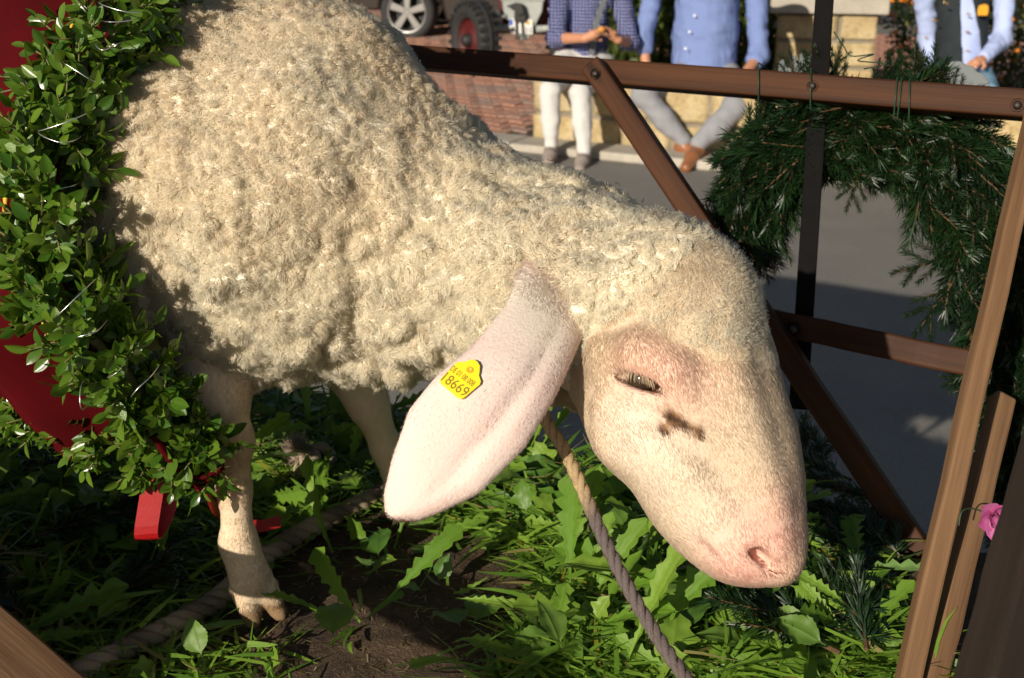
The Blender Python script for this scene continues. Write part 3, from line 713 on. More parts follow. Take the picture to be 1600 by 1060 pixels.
GV += og * ((.25 + .75 * low) * (.019 * np.sin(sl * 40 + GV[:, 2] * 9) + .008 * np.sin(sl * 83 + 2 + GV[:, 2] * 5) + .006 * np.sin(sl * 140 + GV[:, 2] * 14)))[:, None]
GF = np.array([(i * NS + j, (i + 1) * NS + j, (i + 1) * NS + j + 1, i * NS + j + 1) for i in range(len(EP) - 1) for j in range(NS - 1)])
blanket = empty('velvet_blanket', LS(-.5, 0, .2), 'red velvet blanket draped over the sheep behind its shoulders', 'blanket')
bc = pymesh('cloth', GV, GF, M_VELV, blanket); m = bc.modifiers.new('s', 'SOLIDIFY'); m.thickness = .004; m.offset = 1
mb = MB(); pp = GV.reshape(len(EP), NS, 3)[:, 3] + og.reshape(len(EP), NS, 3)[:, 3] * .005; mb.tube(pp[::1], .0025, 6)
mb.build('yellow_piping', simple('yellow_cord', (.75, .42, .03), .6, .2, 300, .3), blanket, True)
# box leaves
def leaf_mesh(name, L, Wd, fold, curl, mats, prof, nseg=6, tip=0., teeth=None):
    v = []; f = []
    for i in range(nseg + 1):
        t = i / nseg; w_ = Wd * np.interp(t, *zip(*prof)) * (1 if teeth is None or i % 2 else teeth)
        z = curl * t * t * L
        v += [(t * L, -w_, z + fold * w_), (t * L, -w_ * .5, z + fold * w_ * .62), (t * L, 0, z), (t * L, w_ * .5, z + fold * w_ * .62), (t * L, w_, z + fold * w_)]
    for i in range(nseg):
        for k in range(4): a = i * 5 + k; f.append((a, a + 5, a + 6, a + 1))
    me = pymesh(name, v, np.array(f), None, 'data')
    for q in mats: me.materials.append(q)
    return me
M_BOX = leafmat('box_leaf', (.04, .115, .010), (.17, .28, .025), .25, .22, back=(.22, .31, .06))
M_BOXS = leafmat('box_leaf_mass', (.035, .105, .012), (.10, .20, .025), .28, .22, attr=True)
M_STEM = simple('box_stem', (.12, .12, .03), .7, .3, 80, .2)
OV = [(0, .12), (.12, .55), (.3, .92), (.5, 1), (.7, .88), (.86, .55), (1, .06)]
BOXM = [leaf_mesh('leaf', 1., .26, f_, c_, [M_BOX], OV) for f_, c_ in ((.35, -.12), (.15, -.22), (.5, .08), (.25, .02))]
garland = empty('box_garland', flat(EP[0]) if False else tuple(EP[0]), 'thick boxwood leaf garland wired along the front edge of the red blanket', 'garland')
def garland_leaves(path, rad, per_m, seed, Lr=(.014, .0245)):
    rng = random.Random(seed); out = []; stems = []
    seg = np.linalg.norm(np.diff(path, axis=0), axis=1); cum = np.concatenate([[0], np.cumsum(seg)])
    for _ in range(int(per_m * cum[-1])):
        s = rng.random() * cum[-1]; i = min(len(seg) - 1, int(np.searchsorted(cum, s) - 1)); i = max(i, 0)
        p = path[i] + (path[i + 1] - path[i]) * rng.random(); tg = nrm(path[i + 1] - path[i]); r = rad[i]
        a = nrm(np.cross(tg, (rng.gauss(0, 1), rng.gauss(0, 1), rng.gauss(0, 1))))
        dr = nrm(a * rng.uniform(.35, 1.0) + tg * rng.uniform(.1, 1.0) * (1 if rng.random() < .85 else -1) + np.array([0, 0, -.12]))
        st = p + a * r * rng.uniform(.1, .45); ln = r * rng.uniform(.75, 1.15)
        stems.append((st, st + dr * ln)); nl = 5
        for k in range(nl):
            base = st + dr * ln * (k + .6) / nl
            pr = nrm(np.cross(dr, (rng.gauss(0, 1), rng.gauss(0, 1), rng.gauss(0, 1))))
            for sg in ((1, -1) if k < nl - 1 else (1,)):
                d = nrm(pr * sg * (.9 if k < nl - 1 else .15) + dr * .75 + np.array([rng.gauss(0, .2) for _ in range(3)]))
                up = nrm(dr * .4 + a * .9 + np.array([rng.gauss(0, .25) for _ in range(3)]))
                out.append((base, d, up, rng.uniform(*Lr) * (.75 + .25 * (k / nl) if k else .8)))
    return out, stems
def leaf_inst(lst, meshes, name, parent, nmax, mass_mat, cols, rng, extra=1.):
    """the best seen leaves as single objects, the others as one mass"""
    B = np.array([q[0] for q in lst]); pj = proj(B)
    Dv = np.array([q[1] for q in lst]); Uv = np.array([q[2] for q in lst]); Ls = np.array([q[3] for q in lst])
    vw = unit(CAM - B); fac = np.abs((Uv * vw).sum(1)) + .3
    sc = Ls / pj[:, 2] * fac - (pj[:, 2] - pj[:, 2].min()) * .12
    inf = (pj[:, 0] > -30) & (pj[:, 0] < 1630) & (pj[:, 1] > -30) & (pj[:, 1] < 1090); sc[~inf] -= 10
    od = np.argsort(-sc); VV = []; FF = []; CC = []; n0 = 0
    tmpl = [(np.array([v.co[:] for v in m.vertices]), np.array([p.vertices[:] for p in m.polygons])) for m in meshes]
    for r_, i in enumerate(od):
        M = frame(B[i], Dv[i], Uv[i]) @ Matrix.Diagonal((Ls[i], Ls[i] * extra, Ls[i], 1)); k = rng.randrange(len(meshes))
        if r_ < nmax and inf[i]:
            o = link(name, meshes[k]); o.parent = parent; o.matrix_parent_inverse = parent.matrix_world.inverted(); o.matrix_basis = M
        else:
            v, f = tmpl[k]; Mn = np.array(M); VV.append(v @ Mn[:3, :3].T + Mn[:3, 3]); FF.append(f + n0); n0 += len(v)
            t_ = rng.random(); CC.append(np.tile(np.array(cols[0]) * (1 - t_) + np.array(cols[1]) * t_, (len(v), 1)))
    if VV:
        o = pymesh(name + '_mass', np.concatenate(VV), np.concatenate(FF), mass_mat, parent, True, np.concatenate(CC)); tag(o, kind='stuff')
bpy.context.view_layer.update()
rg = random.Random(4)
lv, stm = garland_leaves(EP[:len(EP)//2+6], ER_, 900, 11)
lvf, stmf = garland_leaves(EP[len(EP)//2+6:], ER_[len(EP)//2+6:], 260, 13); lv += lvf; stm += stmf
CORN = near[0]; LOWP = catmull([CORN + np.array([0, 0, -.005]), W(235, 712, 1.245), W(120, 672, 1.28), W(0, 628, 1.33), W(-160, 590, 1.41), W(-420, 540, 1.56)], 8)
lv2, stm2 = garland_leaves(LOWP, np.full(len(LOWP), .030), 420, 12, (.012, .020))
leaf_inst(lv + lv2, BOXM, 'leaf', garland, 300, M_BOXS, ((.03, .09, .008), (.15, .25, .024)), rg)
mb = MB()
for a, b in stm + stm2: mb.tube([a, (a + b) / 2 + .002, b], [.0014, .0011, .0007], 5)
mb.tube(EP, .008, 8); mb.tube(LOWP, .006, 8)
mb.build('stems', M_STEM, garland, True)
M_WIRE = simple('silver_wire', (.75, .75, .75), .3, .1, 100, 0, metal=.9)
for (u1, v1, u2, v2) in ((155, 5, 215, 20), (140, 28, 205, 32), (78, 82, 150, 128), (150, 70, 180, 70), (60, 205, 130, 180), (60, 208, 115, 220), (35, 300, 115, 290), (40, 300, 118, 330), (85, 498, 135, 450), (110, 528, 152, 517), (168, 590, 196, 565), (205, 620, 236, 588), (130, 640, 128, 600)):
    d1 = (sdepth(u1, v1, .03, 1.15) if v1 < 540 else 1.17) - .055; mb = MB()
    pa, pb = W(u1, v1, d1), W(u2, v2, d1); pm = W((u1 + u2) / 2 + rg.uniform(-6, 6), (v1 + v2) / 2 + rg.uniform(2, 9), d1 - .008)
    mb.tube(catmull([pa + np.array([0, .03, 0]), pa, pm, pb, pb + np.array([0, .03, 0])], 5), .0005, 5); mb.build('wire', M_WIRE, garland, True)
# ribbons
M_RIB = simple('red_ribbon', (.36, .004, .006), .5, .15, 300, .2, bscale=900)
def strip(name, pts, wv, label, smooth_n=8):
    p = catmull(pts, smooth_n); wv = np.asarray(wv); v = []; f = []
    for i, q in enumerate(p): v += [q - wv / 2, q + wv / 2]
    f = [(2 * i, 2 * i + 1, 2 * i + 3, 2 * i + 2) for i in range(len(p) - 1)]
    root = tag(pymesh(name, v, f, M_RIB, None, False), label, 'ribbon'); m = root.modifiers.new('s', 'SOLIDIFY'); m.thickness = .0012; return root
wx = np.array([.022, .004, 0])
strip('red_ribbon', [W(244, 712, 1.25), W(241, 745, 1.249), W(234, 790, 1.25), W(228, 834, 1.252), W(236, 839, 1.262), W(256, 800, 1.272), W(259, 760, 1.272), W(256, 725, 1.27)], wx, 'short looped red ribbon hanging straight down from the box garland', 3)
strip('red_ribbon', [W(322, 730, 1.25), W(322, 765, 1.26), W(335, 795, 1.32), W(365, 812, 1.40), W(405, 822, 1.42), W(438, 814, 1.43)], np.array([0, .004, .013]), 'red ribbon end curling behind the front leg onto the greens')
# ======================= ear tag ======================================================
def ed(u, v): 
    q = proj(ev); i = ((q[:, 0] - u) ** 2 + (q[:, 1] - v) ** 2)[:len(ev) // 2].argmin(); return q[i, 2]
OUT = [(688, 592), (713, 567), (718, 565.5), (726, 566), (733, 562.5), (740, 562), (746, 565), (750, 572), (749.5, 580), (748.5, 587), (751.5, 596), (750, 601), (725, 622), (720, 624), (715, 622), (690, 601), (687, 597)]
def esurf(u, v): return W(u, v, ed(u, v))
te = np.array([esurf(690, 596), esurf(735, 566), esurf(722, 620), esurf(750, 598)]); tm_ = te.mean(0); pz = nrm(np.linalg.svd(te - tm_)[2][2]); pz = pz if pz @ (CAM - tm_) > 0 else -pz; tm_ = tm_ + pz * .0034
def TP(u, v): r = ray(u, v); return CAM + r * (((tm_ - CAM) @ pz) / (r @ pz))                # pixel -> plane of the tag
tc = TP(719, 593); px = nrm(TP(759, 623) - tc)
M = Matrix((px, np.cross(pz, px), pz)).transposed().to_4x4(); M.translation = Vector(tc); Mi = M.inverted()
tg = empty('ear_tag', tuple(tc), 'yellow plastic ear tag with printed number on the sheep\'s ear', 'ear tag')
poly = [tuple((Mi @ Vector(TP(u, v)))[:2]) for u, v in OUT]
M_TAG = simple('tag_yellow', (.90, .66, .015), .4, .06, 60, .1); M_INK = simple('tag_ink', (.20, .15, .01), .6, .1, 60, 0); M_BTN = simple('tag_button', (.80, .36, .01), .4, .1, 60, .1)
mb = MB(); mb.prism(poly, -.0012, .0004, M); mb.build('plate', M_TAG, tg, False, .0003)
bp = Mi @ Vector(TP(734, 579)); mb = MB(); mb.lathe([(.0004, .0028), (.0010, .0028), (.0012, .0024), (.0006, .0012), (.0003, 1e-5)], 20, M @ Matrix.Translation((bp.x, bp.y, 0))); mb.build('button', M_BTN, tg, True)
def text(name, s, size, M, mat, parent, ext=.00015, sx=1., align='CENTER'):
    cu = bpy.data.curves.new(name, 'FONT'); cu.body = s; cu.size = size; cu.extrude = ext; cu.align_x = align; cu.align_y = 'CENTER'; cu.resolution_u = 3; cu.offset = 0
    ob = bpy.data.objects.new('t', cu); COL.objects.link(ob); bpy.context.view_layer.update()
    me = bpy.data.meshes.new_from_object(ob); bpy.data.objects.remove(ob); me.materials.clear(); me.materials.append(mat); me.transform(M @ Matrix.Diagonal((sx, 1, 1, 1)))
    o = link(name, me); adopt(o, parent); return o
l1 = Mi @ Vector(TP(722.5, 588.5)); l2 = Mi @ Vector(TP(710, 601.5))
text('serial_line', 'DE 01 08 008', .0070, M @ Matrix.Translation((l1.x, l1.y, .0006)), M_INK, tg, sx=.60)
text('number_line', '18669', .0125, M @ Matrix.Translation((l2.x, l2.y, .0006)), M_INK, tg, sx=.83)
# ======================= ropes ========================================================
t = NT('hemp_rope'); a = t.n('Attribute', attribute_name='col').outputs['Color']; n = t.noise(700., t.coord(), 3)
t.pbsdf(i_Base_Color=t.mix(.5, a, t.ramp(n, (.3, (.3, .28, .26)), (.7, (1, 1, 1))), 'MULTIPLY'), i_Roughness=.9, i_Normal=t.bump(n, .6, .001), i_Specular_IOR_Level=.2); M_ROPE = t.m
def rope(name, path, r, pitch, colf, label, fz=1500, n=3):
    p = catmull(path, 14); seg = np.linalg.norm(np.diff(p, axis=0), axis=1); cum = np.concatenate([[0], np.cumsum(seg)]); Lt = cum[-1]
    N = int(Lt / pitch * 14); s = np.linspace(0, Lt, N); q = np.stack([np.interp(s, cum, p[:, k]) for k in range(3)], 1)
    mb = MB(); root = empty(name, tuple(q[-1]), label, 'rope')
    tg_ = unit(np.gradient(q, axis=0)); a = np.cross(tg_, (.2, .3, .93)); a = unit(a); b = np.cross(tg_, a)
    FU = []
    for k in range(n):
        th = 2 * np.pi * (s / pitch + k / n); c = q + (a * np.cos(th)[:, None] + b * np.sin(th)[:, None]) * r * .5
        mb2 = MB(); mb2.tube(c, r * .56, 8); cc = np.repeat(np.array([colf(x / Lt) for x in s]), 8, 0)
        o = pymesh('strand', mb2.v, mb2.f, M_ROPE, root, True, cc); FU.append(c)
    c = np.concatenate(FU); i = RNG.integers(0, len(c) - 1, fz); base = c[i] + RNG.normal(0, r * .35, (fz, 3)); d = unit(RNG.normal(0, .6, (fz, 3)) + np.tile(tg_, (n, 1))[i] * 1.0)
    P = np.stack([base + d * x for x in (0, .003, .007)], 1); col = np.tile(np.array([[.50, .38, .25]]), (fz, 3, 1)); strands('fibres', P, .00014, col, d, M_FUR, root)
    return root
rope('tether_rope', [W(842, 600, 1.13), W(852, 655, 1.13), W(880, 700, 1.115), W(903, 748, 1.09), W(940, 835, 1.065), W(985, 925, 1.045), W(1030, 1000, 1.03), W(1078, 1070, 1.0), W(1130, 1150, .96)], 0.0058, .038,
     lambda t: np.array([.50, .36, .20]) if t < .32 else np.array([.50, .36, .20]) + (np.array([.15, .12, .115]) - np.array([.50, .36, .20])) * min(1, (t - .32) * 12), 'twisted rope running down from the sheep\'s neck over the greens')
fr = [G(u, v, .014) for u, v in ((120, 1052), (200, 1012), (280, 972), (345, 932), (400, 880), (455, 842), (520, 808), (580, 778), (640, 745))]
rope('floor_rope', fr, .0115, .05, lambda t: np.array([.46, .35, .25]) * (.8 + .3 * math.sin(t * 40)), 'thick grey brown rope lying on the soil behind the front hoof')
kc = G(482, 718, .03); kp = []
for k in range(40):
    th = 2 * math.pi * k / 38; kp.append(kc + np.array([.022 * (math.sin(th) + 1.6 * math.sin(2 * th)) * .55, .016 * (math.cos(th) - 1.6 * math.cos(2 * th)) * .55, -.010 * math.sin(3 * th)]))
kn = rope('rope_knot', [kp[i] for i in range(0, 40, 3)], .0075, .04, lambda t: np.array([.46, .36, .27]), 'knotted rope end with frayed fibres among the dark greens', 500)
N = 500; d = unit(RNG.normal(0, .35, (N, 3)) + np.array([-.5, -.1, .75])); base = kc + np.array([-.008, 0, .008]) + RNG.normal(0, .005, (N, 3))
P = np.stack([base + d * x + RNG.normal(0, .0012, (N, 3)) for x in (0, .008, .016, .024)], 1); strands('frayed_end', P, .0004, np.tile(np.array([.55, .43, .33]), (N, 4, 1)), d, M_FUR, kn)
# ======================= cut greens on the bed ========================================
M_DAN = leafmat('dandelion_leaf', (.13, .27, .02), (.25, .40, .045), .58, .3, back=(.2, .34, .1))
M_OVA = leafmat('toothed_leaf', (.08, .18, .025), (.22, .35, .06), .45, .28, back=(.15, .23, .10))
M_LOB = leafmat('lobed_leaf', (.10, .22, .022), (.26, .40, .05), .4, .3, back=(.14, .24, .07))
M_GRS = leafmat('grass_mass', (.05, .14, .02), (.1, .22, .03), .4, .3, attr=True)
def big_leaf(name, mat, outline, rib=.0022, ripple=.03, curl=-.25, fold=.35, seed=0, n=22):
    """outline(t) -> half width; unit length 1; rib as raised ridge of the same mesh"""
    rr = random.Random(seed); v = []; f = []; ph = rr.uniform(0, 6)
    for i in range(n + 1):
        t = i / n; wl_, wr_ = outline(t, 0), outline(t, 1); z0 = curl * t * t + .05 * math.sin(3 * t + ph)
        for k, y in enumerate((-1, -.55, -.06, 0, .06, .55, 1)):
            w_ = wl_ if y < 0 else wr_
            z = z0 + fold * abs(y) * w_ * (1 if y < 0 else .8) + ripple * math.sin(t * 19 + ph + (2 if y > 0 else 0)) * abs(y) ** 2 * w_ * 3 - (.010 if abs(y) < .07 and y != 0 else 0) * (w_ > .01)
            v.append((t, y * w_ if abs(y) > .1 else y * .22, z + (.006 if y == 0 else 0)))
    for i in range(n):
        for k in range(6): a = i * 7 + k; f.append((a, a + 7, a + 8, a + 1))
    me = pymesh(name, v, np.array(f), mat, 'data'); return me
def dand(seed):
    rr = random.Random(seed); js = [rr.uniform(.7, 1.1) for _ in range(60)]
    def o(t, s):
        base = .012 if t < .12 else .02 + .12 * math.sin(math.pi * min(1, (t - .08) * .93)) ** .8 * (.45 + .75 * t)
        saw = ((t * 7.5 + s * .4) % 1.0); return max(.004, base * (.42 + .58 * saw) * js[int(t * 20) + 30 * s] if .12 < t < .9 else base * (1 - max(0, t - .9) * 8.5))
    return o
def ovat(seed):
    def o(t, s): return max(.004, (.34 * math.sin(math.pi * min(1, max(0, t - .12) / .88) ** .75)) * (.86 + .14 * ((t * 11 + .3 * s) % 1)) if t > .12 else .008)
    return o
def lobe(seed):
    def o(t, s):
        if t < .2: return .008
        u = (t - .2) / .8; return max(.004, .40 * math.sin(math.pi * u ** .7) * (.55 + .45 * abs(math.cos(2.6 * math.pi * u + .3 * s))) * (.9 + .1 * ((t * 17) % 1)))
    return o
KINDS = [('dandelion_leaf', [big_leaf('dandelion_leaf', M_DAN, dand(s), curl=-.12 + .1 * s, seed=s) for s in range(3)], (.06, .13), 'long jagged dandelion leaf strewn among the cut greens', 'dandelion leaves on the wagon bed'),
         ('toothed_leaf', [big_leaf('toothed_leaf', M_OVA, ovat(s), curl=-.2, fold=.25, seed=s) for s in range(3)], (.03, .06), 'broad oval toothed leaf strewn among the cut greens', 'oval leaves on the wagon bed'),
         ('lobed_leaf', [big_leaf('lobed_leaf', M_LOB, lobe(s), curl=-.15, fold=.3, seed=s) for s in range(3)], (.03, .06), 'small lobed green leaf strewn among the cut greens', 'lobed leaves on the wagon bed')]
SOILP = [(425, 850), (560, 795), (700, 815), (830, 880), (850, 960), (760, 1070), (430, 1080), (440, 960)]
def floor_pts(n, rng, dens):
    out = []
    while len(out) < n:
        u = rng.uniform(-40, 1500); v = rng.uniform(600, 1075); p = G(u, v)
        if not bool(inpoly(np.array(p[0]), np.array(p[1]), P4)): continue
        if (p - BB) @ FN > -.02 or p[0] > .405: continue
        if rng.random() > dens(u, v) * min(1., p[1] ** 2 * .5): continue
        out.append((p, u, v))
    return out
def dens(u, v):
    if (u - 405) ** 2 + (v - 955) ** 2 < 62 ** 2: return 0.
    if bool(inpoly(np.array(float(u)), np.array(float(v)), SOILP)): return .010
    if u < 430: return .45
    if u < 700: return .8 if v < 850 else .5
    return 1.
rng = random.Random(21)
def put_leaf(p, kind, L, z=None, yaw=None, tilt=None, roll=None):
    nm, ms, lr, lab, grp = KINDS[kind]; o = link(nm, rng.choice(ms))
    z = soilz(np.array([p[0]]), np.array([p[1]]))[0] + (abs(rng.gauss(0, .016)) + .006 if z is None else z)
    yaw = rng.uniform(0, 6.28) if yaw is None else yaw; tl = rng.gauss(-.15, .4) if tilt is None else tilt; rl = rng.gauss(0, .45) if roll is None else roll
    lean = Matrix.Rotation(max(-.1, rng.gauss(.30, .35)), 4, Vector((0, 0, 1)).cross(-SUN_DIR))
    o.matrix_basis = Matrix.Translation((p[0], p[1], z)) @ lean @ Matrix.Rotation(yaw, 4, 'Z') @ Matrix.Rotation(tl, 4, 'Y') @ Matrix.Rotation(rl, 4, 'X') @ Matrix.Diagonal((L, L * rng.uniform(.85, 1.2), L, 1))
    u, v, _ = proj(np.array(p)); big = L > sum(lr) / 2
    wh = 'in the shade behind the front leg' if u < 430 and v < 860 else 'in the shade around the front hoof' if u < 560 and v > 860 else 'beneath the sheep\'s belly and chest' if u < 620 else 'on bare soil left of the tether rope' if u < 900 and v > 800 else 'under the drooping ear' if u < 900 else 'under the sheep\'s jaw beside the tether rope' if v < 900 and u < 1120 else 'right of the tether rope below the muzzle' if u < 1240 else 'between muzzle and batten fence' if v < 920 else 'before the corner posts'
    sz = {0: ('short', 'long'), 1: ('small', 'broad'), 2: ('small', 'large')}[kind][big]; kd = ('jagged dandelion leaf', 'oval toothed leaf', 'lobed green leaf')[kind]
    tag(o, f'{sz} {kd} lying {wh}', 'leaf', f'{sz} {kd[:-4]}leaves {wh}'); return o
SOILQ = [(405, 830), (560, 780), (720, 800), (875, 880), (890, 980), (800, 1080), (400, 1080)]
def dens_l(u, v): return 0. if (u > 1350 and v > 900) or (u - 405) ** 2 + (v - 950) ** 2 < 100 ** 2 else .09 if bool(inpoly(np.array(float(u)), np.array(float(v)), SOILQ)) else dens(u, v) * (.45 if u < 430 else 1.)
for p, u, v in floor_pts(700, rng, dens_l):
    k = rng.choices((0, 1, 2), (.32, .34, .34))[0]; put_leaf(p, k, rng.uniform(*KINDS[k][2]))
for u, v, k, L, yw, z in ((1180, 975, 0, .20, 3.0, .035), (1010, 985, 0, .17, 3.1, .04), (740, 985, 1, .062, 1.2, .012), (720, 1000, 1, .055, 2.0, .02), (1060, 955, 0, .15, 2.6, .03), (1290, 905, 0, .12, .2, .03), (930, 880, 2, .07, 2, .03), (900, 810, 1, .06, 1, .03), (1000, 770, 0, .15, .2, .035), (1120, 955, 1, .07, 4, .04), (690, 890, 2, .06, 2, .01)):
    put_leaf(G(u, v), k, L, z, yw, .05, rng.gauss(0, .15))
# grass blades and shreds: nobody could count them
NB = 13000; fp = floor_pts(NB, rng, lambda u, v: dens(u, v) * (.55 if u < 430 else 1)); VV = np.zeros((NB, 8, 3)); CC = np.zeros((NB, 8, 3))
for i, (p, u, v) in enumerate(fp):
    L = rng.uniform(.02, .075); th = rng.uniform(0, 6.28); el = abs(rng.gauss(.12, .28)); w_ = rng.uniform(.0010, .0026)
    z0 = float(abs(rng.gauss(0, .013))) + .001; d = np.array([math.cos(th), math.sin(th), 0]); sd_ = np.array([-math.sin(th), math.cos(th), rng.gauss(0, .5)]); bend = rng.gauss(0, .5)
    for k in range(4):
        t_ = k / 3; c = p + d * L * t_ * math.cos(el) + np.array([0, 0, z0 + L * math.sin(el) * t_ - L * .35 * el * t_ * t_]) + np.cross((0, 0, 1), d) * bend * L * t_ * t_ * .4
        ww = w_ * (1 - t_ ** 3 * .9); VV[i, 2 * k] = c - sd_ * ww; VV[i, 2 * k + 1] = c + sd_ * ww
    t_ = rng.random(); c = np.array([.10, .22, .02]) * (1 - t_) + np.array([.28, .45, .05]) * t_
    if rng.random() < .07: c = np.array([.42, .34, .13])
    if rng.random() < .03: c = np.array([.30, .28, .03])
    CC[i] = c
VV[..., 2] += soilz(VV[..., 0], VV[..., 1])
b = np.arange(NB)[:, None] * 8; FF = np.concatenate([b + np.array([[0, 1, 3, 2]]), b + np.array([[2, 3, 5, 4]]), b + np.array([[4, 5, 7, 6]])])
gr = pymesh('cut_grass', VV.reshape(-1, 3), FF, M_GRS, None, True, CC.reshape(-1, 3)); tag(gr, 'short cut grass and shredded greens spread over the wagon bed', 'grass', None, 'stuff')
# dry bits of straw and bark on the soil
mb = MB()
for p, u, v in floor_pts(3200, rng, lambda u, v: 1.):
    a = rng.uniform(0, 6.28); L = rng.uniform(.003, .012); q = p + np.array([0, 0, float(soilz(np.array([p[0]]), np.array([p[1]]))[0]) + .0015])
    e = np.array([math.cos(a), math.sin(a), rng.uniform(-.1, .3)]) * L; s_ = np.array([-math.sin(a), math.cos(a), 0]) * .0006
    mb.add([q - s_, q + s_, q + e + s_, q + e - s_], [(0, 1, 2, 3)], rng.choice([(.35, .25, .14), (.22, .13, .07), (.5, .4, .24), (.1, .06, .03)]))
o = mb.build('straw_bits', M_GRS, None, False, 0, True); tag(o, 'tiny dry straw and bark bits scattered over the soil', 'straw', None, 'stuff')
# ======================= spruce ========================================================
M_NEED = leafmat('spruce_needle', (.006, .021, .007), (.016, .046, .011), .42, .08)
M_TWIG = simple('spruce_twig_bark', (.11, .055, .022), .8, .35, 120, .4)
def sprig_mesh(seed, L=1., subs=4, nn=120):
    rr = random.Random(seed); v = []; f = []; mi = []
    def tw(a, d, ln, r, n):
        mb = MB(); up = nrm(np.cross(d, (rr.gauss(0, 1), rr.gauss(0, 1), rr.gauss(0, 1)))); pts = [a + d * ln * t + up * ln * .08 * t * t for t in (0, .35, .7, 1)]
        mb.tube(pts, [r, r * .85, r * .65, r * .3], 5); o = len(v); v.extend(mb.v); f.extend([tuple(i + o for i in q) for q in mb.f]); mi.extend([1] * len(mb.f))
        for k in range(n):
            t = .06 + .94 * (k + rr.random()) / n; c = a + d * ln * t + up * ln * .08 * t * t
            rd = nrm(np.cross(d, (rr.gauss(0, 1), rr.gauss(0, 1), rr.gauss(0, 1)))); nd = nrm(rd * rr.uniform(.6, 1) + d * rr.uniform(.5, 1.1)); nl = rr.uniform(.12, .19) * (1 - .3 * t ** 4)
            s_ = nrm(np.cross(nd, rd + .3 * up)) * .0062; o = len(v); m_ = c + nd * nl * .55 + d * nl * .03
            v.extend([c - s_ * .6, c + s_ * .6, m_ + s_, m_ - s_, c + nd * nl + d * nl * .12]); f.extend([(o, o + 1, o + 2, o + 3), (o + 3, o + 2, o + 4)]); mi.extend([0, 0])
        return pts
    d0 = np.array([1., 0, 0]); tw(np.zeros(3), d0, 1., .016, nn * 2)
    for k in range(subs):
        t = .12 + .6 * k / subs; sg = 1 if k % 2 else -1
        tw(np.array([t, 0, .08 * t * t]), nrm(np.array([.75, sg * .6, rr.gauss(0, .15)])), .55 * (1 - .4 * t), .010, int(nn * .8))
    me = pymesh('sprig', v, f, None, 'data', False); me.materials.append(M_NEED); me.materials.append(M_TWIG); me.polygons.foreach_set('material_index', mi); me.update(); return me
SPR = [sprig_mesh(s) for s in range(5)]
ARCH = [(1178, 405, 26), (1168, 340, 60), (1215, 245, 80), (1330, 205, 82), (1440, 225, 88), (1525, 320, 92), (1568, 450, 86), (1590, 570, 66), (1604, 700, 52), (1610, 830, 46)]
ap = []; ar_ = []
for u, v, r_ in ARCH:
    p = FP(u, v, .075); ap.append(p); ar_.append(r_ * proj(p)[2] / FPX)
AP = catmull(ap, 8); AR = np.interp(np.linspace(0, len(ap) - 1, len(AP)), np.arange(len(ap)), ar_)
wreath = empty('spruce_garland', tuple(AP[-1]), 'dark spruce twig garland bound in an arch outside the batten fence', 'garland')
bpy.context.view_layer.update()
rng = random.Random(5); WM = wreath.matrix_world.inverted()
for k in range(285):
    t_ = rng.random() ** .9 * (len(AP) - 2); i = int(t_); p = AP[i] + (AP[i + 1] - AP[i]) * (t_ - i); r_ = AR[i]; tg_ = nrm(AP[i + 1] - AP[i])
    if rng.random() < .5: tg_ = -tg_ if i < 26 else tg_
    a = nrm(np.cross(tg_, (rng.gauss(0, 1), rng.gauss(0, 1), rng.gauss(0, 1)))); d = nrm(tg_ * 1. + a * rng.uniform(.1, .75) + np.array([0, 0, -.15])); L = rng.uniform(.10, .17) * min(1, r_ / .05)
    st = p + a * r_ * rng.uniform(.15, .72) - d * L * .5
    if (st + d * L - BB) @ PN < .012 or (st - BB) @ PN < .012: st = st + PN * (.015 - min((st + d * L - BB) @ PN, (st - BB) @ PN)) if (p - BB) @ PN > .02 else st
    o = link('sprig', rng.choice(SPR)); o.parent = wreath; o.matrix_parent_inverse = WM; o.matrix_basis = frame(st, d, a) @ Matrix.Diagonal((L, L * 1.0, L, 1))
for u, v, u2, v2, L in ((1490, 440, 1432, 522, .075), (1545, 600, 1492, 590, .05), (1345, 262, 1322, 335, .055), (1500, 400, 1410, 420, .07), (1560, 690, 1600, 610, .08), (1580, 640, 1590, 560, .07)):
    a, b = FP(u, v, .05), FP(u2, v2, .03); o = link('sprig', rng.choice(SPR)); o.parent = wreath; o.matrix_parent_inverse = WM; o.matrix_basis = frame(a, b - a, -PN) @ Matrix.Diagonal((L * 1.15, L, L, 1))
for u, v in ((1240, 118), (1300, 100), (1255, 112), (1320, 108), (1290, 112), (1345, 118), (1390, 128), (1425, 122), (1470, 130), (1500, 134), (1452, 132)):
    a = FP(u, v + 30, .06); d = nrm((rng.gauss(0, .5), rng.gauss(0, .3), 1)); L = rng.uniform(.05, .07); o = link('sprig', rng.choice(SPR)); o.parent = wreath; o.matrix_parent_inverse = WM; o.matrix_basis = frame(a, d, -PN) @ Matrix.Diagonal((L, L, L, 1))
mb = MB(); mb.tube(AP, AR * .40, 9); mb.build('core', simple('wreath_core', (.006, .012, .004), .95, .4, 60, .8), wreath, True)
M_GW = simple('green_wire', (.02, .05, .025), .5, .2, 100, 0)
for u, w_ in ((1185, 0), (1266, 2), (1402, 14), (1396, 12), (1420, 3)):
    mb = MB(); ln = [FP(u + w_ * .5, 98 + (u - 1185) * .11, -.020), FP(u, 160 + (u - 1185) * .12, -.020)]; a0, b0 = ln
    mb.tube([a0 + PN * .05, a0, b0, b0 + PN * .05, a0 + PN * .05], .0009, 5); mb.build('binding_wire', M_GW, wreath, True)
